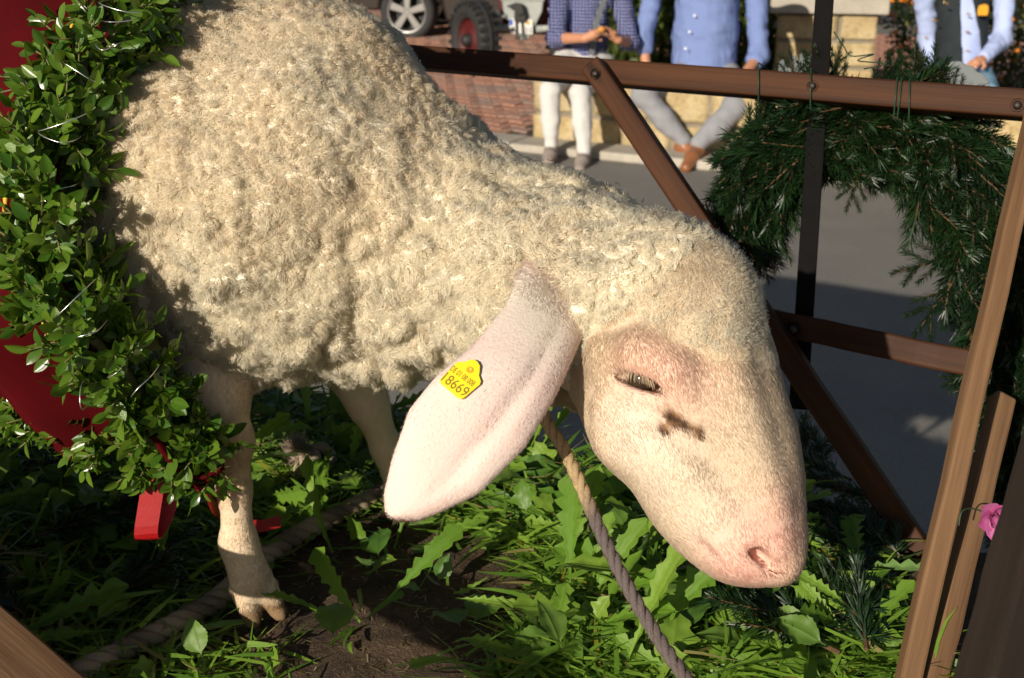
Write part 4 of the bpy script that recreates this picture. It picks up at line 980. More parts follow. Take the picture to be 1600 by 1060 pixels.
mb = MB(); mb.tube(catmull([FP(1303, 50, .04), FP(1318, 72, .04), FP(1330, 88, .04), FP(1365, 85, .05), FP(1340, 95, .05), FP(1385, 100, .04), FP(1350, 108, .05)], 5), .0009, 5); mb.build('binding_wire', M_GW, wreath, True)
# loose twigs on the bed
LT_ = [(1330, 985, 2.4, .15), (1270, 1010, 2.1, .15), (1230, 1030, 1.7, .14), (1310, 1040, 2.6, .14), (1380, 800, 2.4, .13), (1330, 760, 2.7, .13), (1300, 730, 2.2, .12), (1350, 840, 2.9, .12), (1280, 800, 2.3, .12), (1300, 850, 2.8, .12), (1380, 880, 2.2, .12), (1390, 940, 1.9, .12), (1265, 745, 1.4, .11), (1400, 850, 2.5, .10), (1200, 1000, .3, .12), (1350, 1050, 1.4, .14), (1260, 700, 2.0, .1), (1410, 900, 2.0, .1), (60, 860, .5, .14), (150, 950, .9, .14), (40, 980, 2.5, .14), (110, 800, .2, .14), (60, 740, 1, .13)]
for u, v, yw, L in LT_:
    p = G(u, v, .012); o = link('spruce_twig', rng.choice(SPR)); o.matrix_basis = Matrix.Translation(Vector(p) + Vector((0, 0, rng.uniform(.0, .025)))) @ Matrix.Rotation(yw, 4, 'Z') @ Matrix.Rotation(rng.uniform(-.25, .05), 4, 'Y') @ Matrix.Rotation(rng.uniform(-.5, .5), 4, 'X') @ Matrix.Diagonal((L, L, L, 1))
    wh = 'in the shade by the near rail' if u < 400 else 'at the foot of the diagonal brace' if v < 900 else 'before the corner posts'
    tag(o, f'cut green spruce twig lying {wh}', 'twig', f'spruce twigs {wh}')
# pink flower wired to the corner post
fl = empty('pink_flower', tuple(W(1552, 806, 1.24)), 'pink artificial flower tied beside the corner posts of the wagon', 'flower'); bpy.context.view_layer.update()
M_PINK = leafmat('pink_petal', (.70, .12, .42), (.85, .30, .62), .6, .25); pm = leaf_mesh('petal', 1., .42, .5, .25, [M_PINK], OV)
for k in range(18):
    a = k * 2.4; el = .1 + .07 * k; d = nrm(np.array([math.cos(a) * math.cos(el), -math.sin(el) * .9 - .1, math.sin(a) * math.cos(el)])); o = link('petal', pm); L = .027 - .0005 * k
    o.parent = fl; o.matrix_parent_inverse = fl.matrix_world.inverted(); o.matrix_basis = frame(W(1552, 806, 1.24), d, (0, -1, .2)) @ Matrix.Diagonal((L, L, L, 1))
mb = MB(); mb.tube(catmull([W(1552, 806, 1.245), W(1520, 795, 1.235), W(1503, 800, 1.225), W(1498, 822, 1.225)], 6), .0008, 5); mb.build('wire', M_GW, fl, True)
# ======================= across the street ============================================
def GS(u, v, dz=0.): return G(u, v, STREET + dz)
BA = GS(831, 224); BE = GS(1075, 247); BX = nrm((BE - BA) * (1, 1, 0)); BN = np.cross(BX, (0, 0, 1)); BN = BN if BN[1] > 0 else -BN    # bench front: along, away
def stone_mesh(name, sx, sy, sz, mat, seed, rough=.012, n=5):
    """a split faced block, local origin at its low corner"""
    bm = bmesh.new(); bmesh.ops.create_cube(bm, size=1.); bmesh.ops.subdivide_edges(bm, edges=bm.edges[:], cuts=n, use_grid_fill=True)
    for v in bm.verts:
        p = np.array(v.co[:]) + .5; e = np.array([sx, sy, sz]); q = p * e; k = np.minimum(p, 1 - p); c = np.sort(k)[1]
        dn = float(vnoise((q * 9 + seed * 7)[None], seed)[0]) * rough + float(vnoise((q * 25 + seed)[None], seed)[0]) * rough * .5
        dirn = (p - .5); dirn = dirn / max(1e-6, np.abs(dirn).max()); m = np.abs(dirn) > .99
        q = q + np.where(m, np.sign(dirn) * (dn - rough * .8), 0) * (1 if c > .02 else .2) - np.where(m, np.sign(dirn) * (.008 if c < .02 else 0), 0); v.co = q
    me = bpy.data.meshes.new(name); bm.to_mesh(me); bm.free(); me.materials.append(mat); me.polygons.foreach_set('use_smooth', np.ones(len(me.polygons), bool)); return me
t = NT('sandstone'); c = t.coord(); n1 = t.noise(6., c, 5, .7); n2 = t.noise(45., c, 5, .7); rnd = t.n('ObjectInfo').outputs['Random']
cc = t.ramp(n1, (.3, (.36, .25, .11)), (.5, (.50, .38, .19)), (.7, (.60, .49, .29))); cc = t.mix(t.n('Math', operation='MULTIPLY', i_0=rnd, i_1=.35).outputs[0], cc, (.40, .33, .22)); cc = t.mix(t.ramp(n2, (.35, (.6, .6, .6)), (.5, (0, 0, 0))), cc, (.24, .16, .08))
t.pbsdf(i_Base_Color=cc, i_Roughness=.9, i_Normal=t.bump(n2, .8, .012)); M_SAND = t.m
M_CONC = simple('pale_concrete', (.40, .36, .30), .9, .18, 25, .4, dist=.004)
M_MORT = simple('mortar', (.22, .19, .14), .95, .2, 60, .4)
bench = empty('stone_bench', tuple(BA), 'low yellow sandstone block wall that two people sit on', 'wall'); bpy.context.view_layer.update()
Mb = frame(BA, BX, (0, 0, 1)); IW = bench.matrix_world.inverted()
def put(o, parent, M): o.parent = parent; o.matrix_parent_inverse = parent.matrix_world.inverted(); o.matrix_basis = M; return o
rb = random.Random(9); BLEN = 3.1
for row in range(2):
    x = 0.
    while x < BLEN:
        wd = rb.uniform(.26, .46); put(link('stone', stone_mesh('stone', wd - .012, .40, .208, M_SAND, rb.randrange(99), .011)), bench, Mb @ Matrix.Translation((x, rb.uniform(-.006, .006), row * .217))); x += wd
mb = MB(); mb.box((.02, .03, .0), (BLEN, .38, .43), None, Mb); mb.build('mortar', M_MORT, bench)
# pillar with cap
pil = empty('stone_pillar', tuple(W(1215, 112, 9.6)), 'yellow ashlar pillar with grey concrete cap right of the seated man', 'pillar'); bpy.context.view_layer.update()
PO = W(1214, 20, 9.5); PW = float((W(1372, 20, 9.5) - PO)[0]); Mp = frame((PO[0], PO[1], STREET), (1, -.18, 0), (0, 0, 1)); ph = PO[2] - STREET
for row in range(4):
    h_ = ph / 4; x = 0
    for wd in ((PW * .62, PW * .38) if row % 2 else (PW * .4, PW * .6)):
        put(link('stone', stone_mesh('stone', wd - .012, .6, h_ - .010, M_SAND, 20 + row, .016, 6)), pil, Mp @ Matrix.Translation((x, 0, row * h_))); x += wd
mb = MB(); mb.box((.02, .03, 0), (PW - .03, .57, ph - .01), None, Mp); mb.build('mortar', M_MORT, pil); mb = MB(); mb.box((-.05, -.05, ph), (PW + .05, .65, ph + .11), None, Mp); mb.build('cap', M_CONC, pil, False, .008)
# kerb
kb = empty('kerb', tuple(BA - BN * .3), 'pale concrete kerb row in front of the sandstone bench', 'kerb'); bpy.context.view_layer.update()
Mk = frame(BA - BN * .34, BX, (0, 0, 1))
for k in range(-9, 9): mb = MB(); mb.box((0, 0, 0), (.497, .30, .055 + .003 * (k % 3)), None); o = mb.build('kerb_stone', M_CONC, None, False, .012); put(o, kb, Mk @ Matrix.Translation((k * .5, 0, 0)))
# pavers: double-T stones
pav = link('pavement', None); tag(pav, kind='structure'); pav.location = tuple(BA); bpy.context.view_layer.update()
M_PAV = NT('red_paver'); t = M_PAV; rnd = t.n('ObjectInfo').outputs['Random']; n = t.noise(40., t.coord(), 4); n2 = t.noise(1.3, t.coord('Object'), 2)
cc = t.ramp(rnd, (0, (.44, .19, .12)), (.35, (.52, .25, .16)), (.65, (.40, .23, .17)), (1, (.34, .24, .19))); cc = t.mix(t.n('Math', operation='MULTIPLY', i_0=n, i_1=.5).outputs[0], cc, (.30, .20, .15))
t.pbsdf(i_Base_Color=cc, i_Roughness=.9, i_Normal=t.bump(n, .5, .003)); M_PAV = t.m
px_, py_ = .20, .165; i_ = .022
dt = [(0, 0), (.055, 0), (.07, i_), (.13, i_), (.145, 0), (.2, 0), (.2, py_), (.145, py_), (.13, py_ - i_), (.07, py_ - i_), (.055, py_), (0, py_)]
mb = MB(); mb.prism([(.006 + x * .94, .006 + y * .93) for x, y in dt], -.03, 0); pvm = pymesh('paver', mb.v, mb.f, M_PAV, 'data', False)
Mv = frame(BA - BN * .04 + np.array([0, 0, .052]), BX, (0, 0, 1)); cand = []
for j in range(0, 48):
    for i in range(-36, 14):
        q = Mv @ Vector((i * px_ + (.1 if j % 2 else 0), j * py_ - .0, 0)); 
        if i * px_ > -.22 and j * py_ < .6: continue
        u, v, d = proj(np.array(q)); hid = u < 640 + max(0, (v - 110) * 1.35)
        cand.append((hid or u > 880 or v < -5 or v > 260, d, q, i, j))
cand.sort(key=lambda a: (a[0], a[1])); VV = []; FF = []; n0 = 0; pv = np.array([v.co[:] for v in pvm.vertices]); R3 = np.array(Mv)[:3, :3]
for k, (hd, d, q, i, j) in enumerate(cand):
    z = rb.uniform(-.003, .003)
    if k < 300 and not hd: put(link('paver', pvm), pav, Matrix.Translation(q + Vector((0, 0, z))) @ Mv.to_3x3().to_4x4())
    else: VV.append(pv @ R3.T + np.array(q)); FF += [tuple(a + n0 for a in p.vertices) for p in pvm.polygons]; n0 += len(pv)
o = pymesh('paver_field', np.concatenate(VV), FF, M_PAV, pav, False); tag(o, kind='stuff')
mb = MB(); mb.box((-7.2, 0, -.05), (2.8, 7.9, -.012), None, Mv); o = mb.build('bedding', simple('joint_sand', (.07, .05, .04), .95, .2, 60, .3), pav)
# ---- hedge behind the bench, with orange berries ----
M_HED = leafmat('hedge_leaf', (.02, .05, .012), (.05, .09, .02), .5, .2, attr=True)
def hedge(name, a, b, dep, z0, z1, n, label, berries=0, seed=1, col=((.012, .03, .008), (.05, .10, .02)), L=.06):
    r2 = np.random.default_rng(seed); root = empty(name, tuple((a + b) / 2), label, 'hedge'); bpy.context.view_layer.update()
    t_ = r2.random((n, 3)); ax = nrm((b - a) * (1, 1, 0)); nn = np.cross(ax, (0, 0, 1)); nn = nn if nn[1] > 0 else -nn
    c = a + (b - a) * t_[:, :1]; c[:, 2] = z0 + (z1 - z0) * t_[:, 1]; out = r2.random((n, 1)) ** 2; c += nn * out * dep + vnoise(c * 4, 3)[:, None] * nn * .12
    d = unit(r2.normal(size=(n, 3)) - nn * .4); s_ = unit(np.cross(d, r2.normal(size=(n, 3)))); l_ = L * (.5 + .8 * r2.random((n, 1)))
    V = np.stack([c, c + d * l_ * .5 + s_ * l_ * .26, c + d * l_, c + d * l_ * .5 - s_ * l_ * .26], 1).reshape(-1, 3); k = r2.random((n, 1)); cc = np.repeat(np.array(col[0]) * (1 - k) + np.array(col[1]) * k, 4, 0)
    o = pymesh('foliage', V, np.arange(n * 4).reshape(-1, 4), M_HED, root, False, cc); tag(o, kind='stuff')
    mb = MB()
    for q in np.linspace(.03, .97, 14): p = a + (b - a) * q + nn * dep * .6; mb.tube([np.array([p[0], p[1], z0]), np.array([p[0] + .1, p[1], (z0 + z1) / 2]), np.array([p[0], p[1], z1 - .1])], [.02, .015, .006], 5)
    mb.build('stems', M_STEM, root)
    if berries:
        mb = MB()
        for k in range(berries): p = c[r2.integers(0, n)] - nn * .03; mb.lathe([(-.022, 1e-4), (-.014, .018), (0, .023), (.014, .017), (.022, 1e-4)], 6, Matrix.Translation(Vector(p)))
        o = mb.build('flowers', simple('orange_bloom', (.75, .22, .01), .6, .3, 40, .1), root, True); tag(o, kind='stuff')
    return root
H0 = W(955, 60, 10.0); H1 = W(1215, 60, 9.9)  # right half added: dark leaves stand in for shade beside the pillar
hedge('hedge', H0, H1, .5, STREET, .15, 4200, 'leafy yellow green shrub growing behind the sandstone bench, right half added in place of shade', 0, 4, ((.008, .02, .005), (.14, .18, .03)), .10)
hedge('hedge', W(1385, 60, 10.3), W(1760, 60, 9.7), .6, STREET, .75, 9000, 'dark hedge with orange flowers behind the person in the vest, right end added in place of house shade', 130, 6, ((.006, .014, .004), (.03, .05, .012)))  # right end added as dark foliage in place of house shade
# timber shed closing the view, boards darkened in place of shade
shed = empty('dark_board_wall', (3.5, 17.5, STREET), 'boarded shed wall, dark in place of shade, behind the tractor and the hedge', 'shed'); bpy.context.view_layer.update(); M_DARK_BOARD = wood('shed_board', (.05, .035, .022), (.02, .013, .009), .8)
for k in range(64):
    mb = MB(); mb.box((0, 0, 0), (4.2, .03, .195)); o = mb.build('board', M_DARK_BOARD, None, False, .004); put(o, shed, Matrix.Translation((.2 + k * .2, 17.2 + .02 * (k % 2), STREET)) @ Matrix.Rotation(R(-90), 4, 'Y') @ Matrix.Rotation(R(90), 4, 'X'))
# ---- parked car ----
M_TYRE = simple('tyre_rubber', (.018, .018, .018), .75, .3, 90, .3); M_ALLOY = simple('alloy', (.22, .215, .21), .4, .1, 40, .05, metal=.7)
M_CARP = simple('dark_car_paint', (.020, .015, .013), .25, .15, 5, 0, Coat=None) if False else simple('dark_car_paint', (.022, .016, .013), .25, .15, 5, 0)
M_GLASS = simple('dark_glass', (.012, .014, .016), .08, .1, 5, 0); M_RED = simple('tractor_red', (.07, .004, .0035), .6, .25, 30, .1); M_GREY = simple('grey_enamel', (.33, .35, .33), .45, .12, 20, .1); M_BLK = simple('black_iron', (.015, .014, .013), .6, .3, 60, .2)
wc = GS(640, 64) ; CR = .33; cy = math.radians(-14); CX = np.array([math.cos(cy), math.sin(cy), 0]); CNv = np.array([-math.sin(cy), math.cos(cy), 0])
car = empty('parked_car', (wc[0], wc[1], STREET), 'dark parked car with five spoke alloy wheel behind the tractor', 'car'); bpy.context.view_layer.update()
Mc = frame((wc[0], wc[1], STREET), CX, (0, 0, 1))
def arc(cx, r, a0, a1, n=10): return [(cx + r * math.cos(math.radians(a0 + (a1 - a0) * k / n)), CR + r * math.sin(math.radians(a0 + (a1 - a0) * k / n))) for k in range(n + 1)]
prof = [(-.95, .30), (-.95, .62), (-.9, .72), (-.2, .88), (.25, .93), (.95, 1.40), (1.6, 1.47), (2.6, 1.42), (3.25, 1.0), (3.45, .92), (3.5, .6), (3.42, .3)] + arc(2.62, .39, 0, 180)[0:] + [(2.2, .22), (.42, .22)] + arc(0, .39, 0, 180) 
Mx = Mc @ Matrix.Translation((0, .08, 0)) @ Matrix.Rotation(R(90), 4, 'X'); mb = MB(); mb.prism(prof, 0, -1.62, Mx); mb.build('car_body', M_CARP, car, False, .03)
mb = MB(); mb.prism([(.42, .95), (1.0, 1.34), (1.62, 1.40), (1.62, .95)], .012, -.01, Mx); mb.prism([(1.7, .95), (1.7, 1.40), (2.5, 1.35), (3.0, .98)], .012, -.01, Mx); mb.build('side_window', M_GLASS, car)
mb = MB(); mb.box((.5, .055, .30), (2.15, .075, .36), None, Mc); mb.build('sill_trim', M_BLK, car)
def car_wheel(x, y, parent, spokes=5):
    M_ = Mc @ Matrix.Translation((x, y, CR)) @ Matrix.Rotation(R(90), 4, 'X'); root = MB(); r = CR
    root.lathe([(-.10, .22), (-.11, .27), (-.10, r - .02), (-.07, r), (.07, r), (.10, r - .02), (.11, .27), (.10, .235), (.09, .23)], 40, M_); ty = root.build('wheel', M_TYRE, parent, True)
    mb = MB(); mb.lathe([(.085, .235), (.105, .238), (.10, .215), (.02, .205), (-.06, .2)], 40, M_); mb.lathe([(.03, .05), (.075, .05), (.085, .03), (.085, 1e-4)], 20, M_)
    for k in range(spokes): A = M_ @ Matrix.Rotation(2 * math.pi * k / spokes + .3, 4, 'Z'); mb.prism([(.03, -.032), (.215, -.045), (.215, .045), (.03, .032)], .05, .085, A)
    mb.build('rim', M_ALLOY, ty, False, .006); mb = MB(); mb.lathe([(-.05, 1e-4), (-.05, .2), (-.03, .2)], 30, M_); mb.build('brake_disc', M_BLK, ty)
for x in (0, 2.62):
    for y in (.02, 1.5): car_wheel(x, y, car)
# ---- tractor front ----
tw = GS(742, 124); trc = empty('tractor', (tw[0], tw[1], STREET), 'old tractor front with red wheel rims and grey panel carrying a number plate', 'tractor'); bpy.context.view_layer.update(); TDp = proj(tw)[2]
def tractor_wheel(c, yaw, Rr=.355, wd=.20):
    M_ = frame((c[0], c[1], STREET + Rr), (math.cos(yaw), math.sin(yaw), 0), (0, 0, 1)) @ Matrix.Rotation(R(90), 4, 'Y'); mb = MB(); h = wd / 2
    mb.lathe([(-h * .7, .20), (-h, .25), (-h * .95, Rr - .05), (-h * .6, Rr - .02), (-.012, Rr - .01), (-.008, Rr), (.008, Rr), (.012, Rr - .01), (h * .6, Rr - .02), (h * .95, Rr - .05), (h, .25), (h * .7, .20)], 44, M_)
    for k in range(26):
        A = M_ @ Matrix.Rotation(2 * math.pi * k / 26, 4, 'Z')
        for s in (-1, 1): mb.box((Rr - .035, -.018, s * h * .35), (Rr - .004, .018, s * h * 1.02), None, A @ Matrix.Rotation(s * .0, 4, 'X'))
    ty = mb.build('wheel', M_TYRE, trc, False); mb = MB(); mb.lathe([(-h * .7, .205), (-.02, .19), (-.02, .12), (-.05, .10), (-.05, 1e-4)], 30, M_); mb.lathe([(h * .7, .205), (.03, .19), (.03, .10), (.06, .08), (.06, 1e-4)], 30, M_); mb.build('rim', M_RED, ty, True)
    mb = MB(); mb.lathe([(-.05, .06), (-.11, .055), (-.13, .03), (-.13, 1e-4)], 16, M_); mb.build('hub', M_BLK, ty, True); return M_
tractor_wheel(tw, R(28)); tractor_wheel(W(872, 62, TDp) * (1, 1, 0) + np.array([0.12, .1, 0]), R(24))
TF = W(817, 30, TDp - .1); Mt = frame(TF, (1, -.1, 0), (0, 0, 1)); sc = (TDp - .1) / FPX
def tp(u, v): return ((u - 817) * sc, -(v - 30) * sc * 1.03)
Mtx = Mt @ Matrix.Rotation(R(90), 4, 'X')
mb = MB(); mb.prism([tp(*q) for q in ((785, -60), (849, -60), (849, 4), (847, 19), (834, 44), (824, 62), (811, 62), (799, 44), (787, 19), (785, 4))], -.05, .02, Mtx); mb.build('front_panel', M_GREY, trc, False, .008)
mb = MB(); mb.prism([tp(*q) for q in ((783, -1), (851, -1), (851, 2.5), (783, 2.5))], .02, .035, Mtx); mb.build('trim_bar', M_GREY, trc, False, .004)
M_PLATE = simple('plate_white', (.75, .75, .72), .4, .05, 40, 0); M_PB = simple('plate_blue', (.02, .08, .55), .4, .05, 40, 0)
mb = MB(); mb.prism([tp(*q) for q in ((797, 29), (833, 30.5), (833, 52), (797, 50.5))], .04, .05, Mtx); pl = mb.build('number_plate', M_PLATE, trc, False, .003)
mb = MB(); mb.prism([tp(*q) for q in ((797.6, 30), (802, 30), (802, 39), (797.6, 39))], .0505, .052, Mtx); mb.build('plate_band', M_PB, pl)
mb = MB(); mb.lathe([(.0, .018), (.003, .018), (.003, 1e-4)], 16, Mtx @ Matrix.Translation((*tp(826, 35), .05))); mb.build('plate_seal', M_BTN, pl)
text('plate_letter', 'E', .068, Mtx @ Matrix.Translation((*tp(802.5, 45.5), .0525)), M_BLK, pl, .001); text('plate_letter', '33', .068, Mtx @ Matrix.Translation((*tp(826, 46), .0525)), M_BLK, pl, .001)
mb = MB(); mb.prism([tp(*q) for q in ((793, 10), (806, 5), (817, 6), (821, 20), (812, 24), (804, 14))], .05, .12, Mtx); mb.prism([tp(*q) for q in ((805, 18), (822, 18), (822, 32), (805, 32))], .05, .10, Mtx)
mb.prism([tp(*q) for q in ((806, 30), (809, 30), (810, 59), (807, 59))], .06, .08, Mtx); mb.prism([tp(*q) for q in ((815, 30), (818, 30), (820, 62), (817, 62))], .06, .08, Mtx); mb.build('coupling', M_BLK, trc, False, .004)
mb = MB(); mb.prism([tp(*q) for q in ((752, 41), (800, 38), (800, 49), (752, 48))], -.04, .03, Mtx); mb.prism([tp(*q) for q in ((838, 40), (872, 38), (872, 46), (838, 49))], -.04, .03, Mtx); mb.tube([Mtx @ Vector((*tp(770, 25), .02)), Mtx @ Vector((*tp(792, 26), .02))], .02, 10); mb.lathe([(-.02, .03), (.02, .03), (.03, .02), (.03, 1e-4)], 12, Mtx @ Matrix.Translation((*tp(770, 25), 0))); mb.build('axle', M_GREY, trc, True)
mb = MB(); mb.prism([tp(*q) for q in ((776, -70), (858, -70), (858, 10), (850, 40), (784, 40), (776, 10))], -1.6, -.10, Mtx); mb.build('hood', M_RED, trc, False, .02)
mb = MB(); mb.prism([tp(*q) for q in ((840, -70), (880, -70), (880, 72), (850, 72))], -1.9, -.5, Mtx); mb.build('chassis', M_BLK, trc, False, .02)
# ---- grey felt ornaments standing outside the rail ----
M_FELT = simple('grey_felt', (.20, .215, .22), .95, .12, 90, .3)
def ornament(pts, d, label, th=.012):
    c = np.mean(pts, 0); M_ = frame(W(c[0], c[1], d), (1, 0, 0), (0, -cP * 0 + .3, 1)); k = d / FPX; Mo = M_ @ Matrix.Rotation(R(90), 4, 'X') if False else frame(W(c[0], c[1], d), (1, 0, 0), (0, -1, .1))
    mb = MB(); mb.prism([((u - c[0]) * k, -(v - c[1]) * k) for u, v in pts], -th / 2, th / 2, Mo); return tag(mb.build('felt_ornament', M_FELT, None, False, .004), label, 'ornament')
ornament([(1418, 128), (1424, 118), (1436, 116), (1432, 108), (1448, 104), (1462, 108), (1464, 100), (1474, 104), (1484, 97), (1498, 96), (1508, 102), (1520, 104), (1524, 112), (1536, 116), (1546, 128), (1546, 142), (1530, 160), (1425, 160), (1416, 138)], 1.80, 'grey scalloped felt cutout standing behind the top rail before the vest')
ornament([(1216, 130), (1218, 98), (1223, 92), (1228, 104), (1232, 108), (1237, 88), (1242, 86), (1247, 106), (1250, 84), (1255, 83), (1258, 106), (1264, 90), (1269, 84), (1275, 92), (1276, 130)], 1.86, 'grey fingered felt cutout beside the black steel post')
# ======================= people across the street =====================================
def cloth(name, build, rough=.85):
    t = NT(name); c = t.coord(); col = build(t, c); n = t.noise(900., c, 2)
    t.pbsdf(i_Base_Color=col, i_Roughness=rough, i_Normal=t.bump(n, .3, .001), i_Specular_IOR_Level=.2); return t.m
def check(t, c, base, line, sc):
    sp = t.n('SeparateXYZ', i_0=c)
    def ln(o): return t.n('Math', operation='GREATER_THAN', i_0=t.n('Math', operation='SINE', i_0=t.n('Math', operation='MULTIPLY', i_0=o, i_1=sc).outputs[0]).outputs[0], i_1=.25).outputs[0]
    f = t.n('Math', operation='ADD', i_0=ln(sp.outputs[0]), i_1=ln(sp.outputs[2])).outputs[0]
    return t.mix(t.n('Math', operation='MULTIPLY', i_0=f, i_1=.42).outputs[0], base, line)
def dots(t, c, base, line, sc):
    sp = t.n('SeparateXYZ', i_0=c)
    a = t.n('Math', operation='SINE', i_0=t.n('Math', operation='MULTIPLY', i_0=t.n('Math', operation='ADD', i_0=sp.outputs[0], i_1=sp.outputs[2]).outputs[0], i_1=sc).outputs[0]).outputs[0]
    b = t.n('Math', operation='SINE', i_0=t.n('Math', operation='MULTIPLY', i_0=t.n('Math', operation='SUBTRACT', i_0=sp.outputs[0], i_1=sp.outputs[2]).outputs[0], i_1=sc).outputs[0]).outputs[0]
    return t.mix(t.n('Math', operation='GREATER_THAN', i_0=t.n('Math', operation='MULTIPLY', i_0=a, i_1=b).outputs[0], i_1=.55).outputs[0], base, line)
plain = lambda col, v=.12: (lambda t, c: t.mix(t.noise(7., c, 3), tuple(x * (1 - v) for x in col), tuple(min(1, x * (1 + v)) for x in col)))
M_PSKIN = simple('person_skin', (.50, .23, .13), .55, .1, 30, .1); M_HAIR = simple('person_hair', (.10, .06, .035), .7, .3, 60, .4)
M_BLOUSE = cloth('navy_blouse', lambda t, c: dots(t, c, (.018, .024, .12), (.55, .57, .7), 150.)); M_SHIRT = cloth('check_shirt', lambda t, c: check(t, c, (.07, .12, .36), (.36, .43, .62), 420.))
M_LSHIRT = cloth('pale_blue_shirt', plain((.42, .50, .78))); M_VEST = cloth('dark_vest', plain((.022, .028, .032), .4)); M_WTR = cloth('white_trousers', plain((.58, .56, .54), .06)); M_GTR = cloth('grey_trousers', plain((.27, .27, .29), .1)); M_JEAN = cloth('pale_jeans', plain((.18, .32, .42)))
M_GSH = cloth('grey_shoe', plain((.28, .23, .20))); M_BSH = simple('brown_shoe', (.26, .10, .04), .4, .25, 60, .2); M_SOLE = simple('shoe_sole', (.45, .42, .38), .8, .1, 60, .1); M_GOLD = simple('brass', (.65, .42, .12), .35, .1, 60, 0, metal=.8); M_BUT = simple('white_button', (.8, .8, .78), .3, .05, 60, 0)
def part_sdf(name, chains, mat, parent, k=.03, h=.007, fold=0., cut=None, sd=0):
    pts = np.array([np.asarray(p) for ch in chains for p, r in ch]); rs = max(r for ch in chains for p, r in ch)
    def fn(p):
        d = None
        for ch in chains: e = s_chain(p, ch, k) if len(ch) > 1 else np.linalg.norm(p - np.asarray(ch[0][0], np.float32), axis=1) - ch[0][1]; d = e if d is None else smin(d, e, k)
        if fold: d = d + fold * (vnoise(p * np.array([9, 9, 26], np.float32), 70 + sd) + .6 * vnoise(p * np.array([30, 30, 18], np.float32), 71 + sd))
        if cut: d = np.maximum(d, cut(p))
        return d
    v, f = mesh_sdf(fn, pts.min(0) - rs - .03, pts.max(0) + rs + .03, h); return pymesh(name, v, f, mat, parent)
def hand_chains(wrist, tip, palm_n, curl=.5, s=1.):
    """palm and five fingers from the wrist towards tip"""
    a = nrm(np.asarray(tip) - wrist); n = nrm(np.asarray(palm_n) - a * np.dot(palm_n, a)); b = np.cross(a, n); ch = [[(wrist, .026 * s), (wrist + a * .05 * s, .030 * s), (wrist + a * .085 * s, .027 * s)]]
    for k, ln in enumerate((.070, .080, .074, .058)):
        r0 = wrist + a * .085 * s + b * (.030 - .020 * k) * s; d1 = nrm(a + n * curl * .5); d2 = nrm(a + n * curl * 1.6); p1 = r0 + d1 * ln * .5 * s; ch.append([(r0, .0095 * s), (p1, .009 * s), (p1 + d2 * ln * .5 * s, .0075 * s)])
    t0 = wrist + a * .03 * s + b * .025 * s; t1 = t0 + nrm(a * .7 + b * .7 + n * .3) * .045 * s; ch.append([(t0, .012 * s), (t1, .010 * s), (t1 + nrm(a + n * .6) * .03 * s, .008 * s)]); return ch
